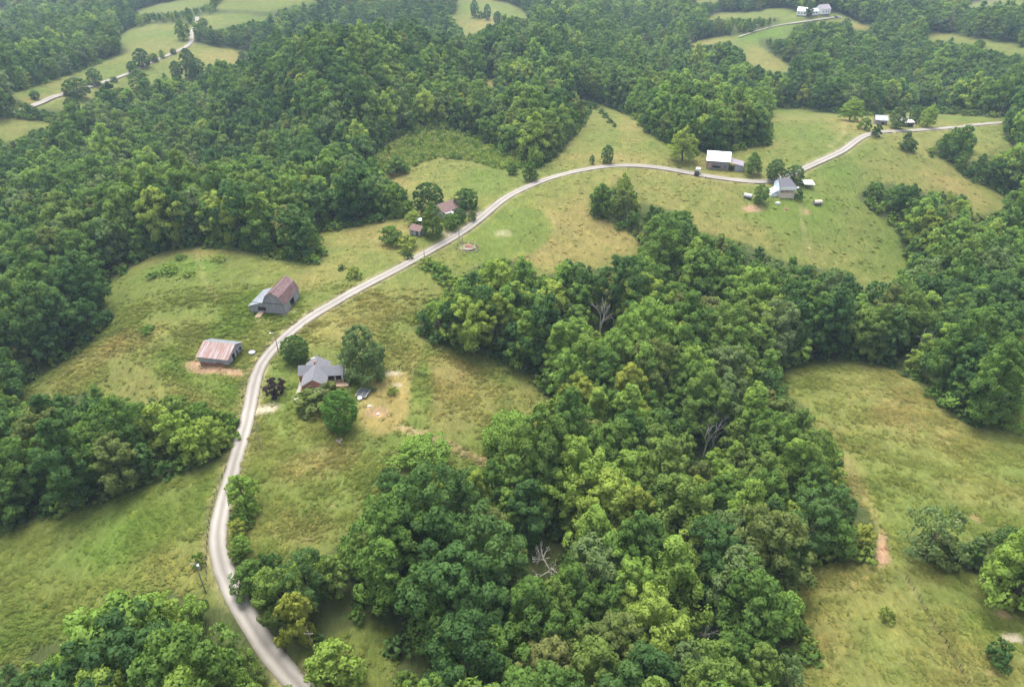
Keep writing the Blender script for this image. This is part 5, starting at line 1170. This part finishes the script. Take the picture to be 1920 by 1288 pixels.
for (x, y, w, h, k, lb) in [(150,188,40,36,'dark','dark tree leaning over the far gravel road fork'),(182,163,22,30,'dark','small dark tree by the far road below the big far pasture'),(270,129,26,32,'dark','round dark tree at the middle of the far road'),(251,139,16,20,'dark','small dark tree next to the round one on far road'),
  (345,77,24,34,'midround','round tree beside the bend of the far road'),(335,152,18,32,'dark','narrow dark tree, left of the three in the far dry field'),(360,150,26,50,'dark','tallest dark tree of the three in the far dry field'),(376,154,26,38,'dark','broad dark tree, right of the three in the far dry field'),
  (268,172,34,36,'mid','green tree on the wood edge below the far road'),(456,113,15,15,'midround','small tree at the end of the far dry field'),(326,103,10,10,'dark','tiny bush on the far road close to its bend'),(290,117,14,14,'dark','small bush on the far road near the round dark tree'),
  (305,110,12,14,'light','light green sapling on the far road'),(215,155,15,9,'shrubdark','low bush beside the far road'),(68,188,15,15,'dark','small dark tree on the dry far field corner'),(140,214,22,26,'dark','dark tree at the wood corner below the far road fork'),
  (890,34,14,28,'dark','tall dark tree in the pale field at the valley head'),(902,36,14,12,'shrubdark','low dark bush between the pale field trees'),(914,39,12,26,'dark','narrow dark tree in the pale field at the valley head'),(933,46,15,20,'dark','rounded dark tree at the foot of the pale field'),
  (1515,34,13,24,'dark','dark tree between the white buildings on the far hilltop'),(1583,62,16,22,'dark','dark round tree alone on the far hill field edge'),(1834,92,16,14,'dark','dark round tree on the far right field strip'),(370,60,10,14,'mid','small tree beside the far road top'),(383,53,14,16,'dark','dark tree beside the far road top')]:
    low = 'bush' in lb
    L(x, y, w, h, k, lb, 'shrub' if low else 'lone_tree', 'shrub' if low else 'tree')
L(955,872,100,82,'lightbig','broad light green tree at the pasture corner by the track')
L(466,968,58,72,'light','light green tree overhanging the road from the east verge')
L(452,1012,30,34,'yellowsm','small bright tree on the east verge of the road')
L(457,1048,36,40,'light','round bright tree on the east verge above the wood')
for (x, y, w, h) in [(405,812,46,40),(425,806,40,34),(432,832,34,32),(415,850,36,30),(395,838,40,40),(380,800,46,44)]:
    L(x, y, w, h, 'shrub', 'bright shrub where the western wood reaches the road', 'roadside_shrub', 'shrub', 'shrubs at the road end of the western wood')
L(480,1122,64,60,'mid','round mid green tree where the wood meets the road verge')
L(545,1178,90,92,'midround','broad mid green tree over the road verge by the clearing')
L(590,1125,80,72,'light','light green tree behind the broad verge tree')
L(505,1085,40,40,'shrubdark','dark shrub at the top of the road verge wood', 'shrub', 'shrub')
for (x, y, w, h) in [(446,985,24,22),(463,992,26,24),(448,1020,22,18),(446,1052,22,20),(470,960,26,26)]:
    L(x, y, w, h, 'shrub', 'bright low shrub in the row along the east road verge', 'verge_shrub', 'shrub', 'shrubs along the east road verge')
L(376,1062,24,24,'shrub','bright shrub at the foot of the transformer pole', 'shrub', 'shrub')
L(1657,1167,26,26,'shrub','lone bright green bush in the meadow', 'shrub', 'shrub')
L(1862,1247,44,44,'shrubdark','round green bush beside the pale stone patch', 'shrub', 'shrub')
L(1722,1064,104,108,'airy','thin grey-green tree beside the reddish dirt gap')
L(1885,1148,118,160,'bigbright','huge bright green tree at the meadow corner')
L(1812,1064,52,56,'grey','grey-green tree between thin tree and huge bright tree')
L(1752,1058,70,50,'shrubolive','tangled olive shrub under the thin grey-green tree', 'shrub', 'shrub')
L(795,882,92,44,'lightbig','low bright thicket tree above the ravine wood track')
L(572,1216,66,90,'yellowsm','yellow-green tree standing at the edge of the clearing')
L(640,1305,92,80,'light','bright leafy tree at the foot of the clearing')
L(292,1345,185,185,'bigbright','very large light green tree west of the lowest road bend')
L(1838,792,110,110,'bigbright','large bright tree bulging onto the eastern pasture')
for k, (x, y, w, h) in enumerate([(800,502,28,16),(815,512,30,18),(828,522,32,20),(838,535,30,20),(846,548,26,20),(860,538,24,18)]):
    L(x, y, w, h, 'shrub', 'bramble shrub in the hedge running from road to ravine wood', 'bramble_shrub', 'shrub', 'bramble shrubs between road and ravine wood')
for k, (x, y, w, h) in enumerate([(1148,205,10,8),(1135,222,14,10),(1143,232,12,9),(1152,239,9,7),(1128,214,12,9),(1098,205,18,14),(1112,205,16,12)]):
    L(x, y, w, h, 'shrubdark', 'small dark bush on the crest of the north pasture hill', 'hill_shrub', 'shrub', 'bushes on the north pasture hill')
for k, (x, y, w, h, kk, lb) in enumerate([(840,630,40,52,'brown','dry brown tree at the pasture edge of ravine wood'),(1083,650,26,30,'brown','small dry brown tree beside the pale dead snag'),(1150,1035,44,70,'brown','grey-brown dry tree above the largest dead snag'),(1110,725,30,40,'brown','dull brown tree below the pale dead snag')]):
    L(x, y, w, h, kk, lb, 'dry_tree')
# green weed mounds on the barn pasture
for (x, y, w, h) in [(290,522,22,9),(340,488,20,9),(412,492,24,10),(278,626,26,12),(320,515,30,10),(355,520,22,8)]:
    L(x, y, w, h, 'shrub', 'low weed mound on the pasture west of the gambrel barn', 'weed_mound', 'shrub', 'weed mounds on the west pasture')

# ---- dead trees
def dead_tree(px, py, hpx, label, seed, spread=.55, name='dead_tree', mat=None):
    mat = mat or M_dead
    p0 = g1(px, py); s = F/depth_of(p0); h = hpx/s*1.35; g = random.Random(seed); m = MB(); p0.z -= .3
    t = thing(name, label, 'dead tree', p0); br = MB()
    def grow(mb, p, d, L_, r, lev):
        q = p + d*L_; mb.tube(p, q, r, r*.66, 5 if lev else 7, False)
        if lev > 3 or r < .02: return
        for k in range(3 if lev < 2 else 2):
            e = (d + Vector((g.uniform(-1,1), g.uniform(-1,1), g.uniform(-.25,.6)))*spread*1.15).normalized()
            grow(br, q if k else p.lerp(q, g.uniform(.6, .95)), e, L_*g.uniform(.55, .8), max(r*.58, .035), lev+1)
    grow(m, Vector((0,0,0)), Vector((g.uniform(-.08,.08), g.uniform(-.08,.08), 1)), h*.42, max(.02*h, .16), 0)
    m.build('trunk', mat, t); br.build('branches', mat, t, kind='stuff')
dead_tree(1125,640,60,'pale dead snag with upright bare branches in ravine wood',1,.45)
dead_tree(1318,858,66,'grey dead tree standing among dark crowns of ravine wood',2,.5)
dead_tree(1335,850,52,'second grey dead tree leaning beside the first',3,.6)
dead_tree(1030,1085,62,'wide bleached dead tree with spreading bare branches',4,.85)
dead_tree(1005,1078,50,'small bleached snag beside the wide dead tree',5,.6)
dead_tree(1305,1205,40,'fallen brown dead top low in the southern ravine wood',6,.9)
dead_tree(1716,668,48,'forked pale dead tree on the edge of eastern pasture',7,.6)
dead_tree(640,836,13,'dead brush pile below the bright maple',8,1.5,'brush_pile', M_pole)

# ---- sapling thicket on the hill
TC = bpy.data.collections.new('thicket_sources')
for k in range(3): source(TC, 'sapling_%02d' % k, joined('sapling', 850+k, (1.9, 1.6, 2.3)[k], (2.8, 2.5, 2.4)[k], .0, ('dome', 'dome', 'round')[k], ('thick', 'thick', 'bush')[k], npuff=9, nleaf=300, leaf=.5, lobes=.3))
thick = np.zeros((MH, MW), np.float32)
fill(thick, [(708,292),(740,264),(790,247),(860,250),(920,278),(960,302),(985,318),(935,318),(880,302),(820,296),(770,314),(735,326),(712,328)])
X, Y = jittered(-180, 80, 300, 560, 2.3, 61); Z = height(X, Y); px, py, d = project(X, Y, Z); ok = sample(thick, px, py) > .5
X, Y, Z = X[ok], Y[ok], Z[ok]; s = gg.uniform(.6, 1.25, len(X))
scatter('sapling_thicket', np.stack([X, Y, Z-.05], 1), gg.uniform(0, 6.28, len(X)), np.stack([s, s, s*gg.uniform(.8, 1.3, len(X))], 1), gg.integers(0, 3, len(X)), TC)

# ---- grass tufts and weeds
m, n, l, o = nt('grass_blades')
at = n.new('ShaderNodeAttribute'); at.attribute_type = 'INSTANCER'; at.attribute_name = 'tone'
oi = n.new('ShaderNodeObjectInfo'); rr = ramp(n, [(0,(.78,.86,.7)),(.5,(1.05,1.05,1)),(1,(1.35,1.25,1.1))]); l.new(oi.outputs['Random'], rr.inputs['Fac'])
cc = mixc(n, l, at.outputs['Color'], rr.outputs[0], 1.0, 'MULTIPLY')
dd_ = n.new('ShaderNodeBsdfDiffuse'); tt_ = n.new('ShaderNodeBsdfTranslucent'); mx = n.new('ShaderNodeMixShader'); mx.inputs[0].default_value = .35
l.new(cc, dd_.inputs['Color']); l.new(cc, tt_.inputs['Color']); l.new(dd_.outputs[0], mx.inputs[1]); l.new(tt_.outputs[0], mx.inputs[2]); l.new(mx.outputs[0], o.inputs['Surface']); M_grass = m
GC = bpy.data.collections.new('grass_sources')
for k in range(4):
    g = np.random.default_rng(950+k); nb = 30; a = g.uniform(0, 6.28, nb); r0 = np.sqrt(g.uniform(0, 1, nb))*.55; ln = g.uniform(.3, .65, nb); out = g.uniform(1.0, 2.6, nb); w = g.uniform(.08, .15, nb)
    b0 = np.stack([r0*np.cos(a), r0*np.sin(a), np.zeros(nb)], 1); a2 = a + g.normal(0, .8, nb); dr = np.stack([np.cos(a2)*out, np.sin(a2)*out, np.ones(nb)], 1); dr /= np.linalg.norm(dr, axis=1)[:,None]
    sd_ = np.stack([-np.sin(a2), np.cos(a2), np.zeros(nb)], 1)*w[:,None]; tp = b0 + dr*ln[:,None]
    V = np.stack([b0+sd_, b0-sd_, tp-sd_*.5, tp+sd_*.5], 1).reshape(-1, 3); me = mesh_np('tuft', V, np.arange(nb*4).reshape(-1, 4), M_grass)
    set_normals(me, np.repeat(np.stack([np.cos(a)*.25, np.sin(a)*.25, np.ones(nb)], 1)/1.03, 4, 0))
    source(GC, 'tuft_%02d' % k, me)
parts_ = [jittered(-230, 230, 40, 210, 1.0, 71), jittered(-300, 330, 210, 430, 1.7, 73)]
X = np.concatenate([q[0] for q in parts_]); Y = np.concatenate([q[1] for q in parts_])
big = np.concatenate([np.full(len(parts_[0][0]), 1.0), np.full(len(parts_[1][0]), .95)])
ok = np.abs(X) < .8*Y+70; X, Y, big = X[ok], Y[ok], big[ok]; Z = height(X, Y); px, py, d = project(X, Y, Z)
op = open_at(X, Y, Z)
bare = np.clip(patch(DIRT, px, py) + patch(PALE, px, py) + patch(LAWN, px, py)*.8 + sample(mown_mask, px, py) + sample(garden_mask, px, py)*.7, 0, 1)
cl_ = fbm(X + .6*Y, Y, 9, 3, 101)
rd_ = np.minimum(dist_to(X, Y, road_c), dist_to(X, Y, road2_c))
for q in drive_c: rd_ = np.minimum(rd_, dist_to(X, Y, q)+.8)
ok = (op > .6) & (gg.uniform(0, 1, len(X)) < np.where(Y > 215, .10, np.clip((cl_-.30)*3.2, .06, 1))*(1-bare*.92)) & (rd_ > 2.5)
X, Y, Z, cl_, big = X[ok], Y[ok], Z[ok], cl_[ok], big[ok]; tone, _ = ground_color(X, Y, Z)
vary = fbm(X, Y, 5, 2, 111)[:,None]; tone = tone*(1.0 + .5*vary)*np.where(Y > 215, 1.25, 1.0)[:,None]
s = big*gg.uniform(.7, 1.35, len(X))*(.7+.7*cl_)
scatter('meadow_grass', np.stack([X, Y, Z-.03], 1), gg.uniform(0, 6.28, len(X)), np.stack([s, s, s*gg.uniform(.4, .9, len(X))], 1), gg.integers(0, 4, len(X)), GC, colors=tone)

# leafy weeds in the lush parts
X, Y = jittered(-330, 330, 40, 420, 1.9, 83); ok = np.abs(X) < .8*Y+70; X, Y = X[ok], Y[ok]; Z = height(X, Y); px, py, d = project(X, Y, Z)
lw = patch(LUSH, px, py)*(fbm(X, Y, 8, 2, 121) > .5) + .5*(fbm(X, Y, 22, 3, 131) > .66)
ok = (open_at(X, Y, Z) > .8) & (gg.uniform(0, 1, len(X)) < lw*.75) & (patch(LAWN, px, py) < .4) & (sample(garden_mask, px, py) < .2) & (dist_to(X, Y, road_c) > 3.2)
X, Y, Z = X[ok], Y[ok], Z[ok]; s = gg.uniform(.14, .36, len(X))
scatter('leafy_weeds', np.stack([X, Y, Z-.05], 1), gg.uniform(0, 6.28, len(X)), np.stack([s, s, s*gg.uniform(.4, .8, len(X))], 1), gg.integers(0, 3, len(X)), TC)


# ================================================================== HAZE
m, n, l, o = nt('valley_haze')
pv = n.new('ShaderNodeVolumePrincipled'); pv.inputs['Color'].default_value = (.60,.80,1,1); pv.inputs['Density'].default_value = HAZE; pv.inputs['Anisotropy'].default_value = .2
l.new(pv.outputs[0], o.inputs['Volume'])
zt = max(CAM_H, float(zf.max())+30) + 6
hz = MB(); hz.box(-8200, 8200, -200, 10500, ZMIN-1.5, zt); ho = hz.build('haze', m); tag(ho, kind='stuff')
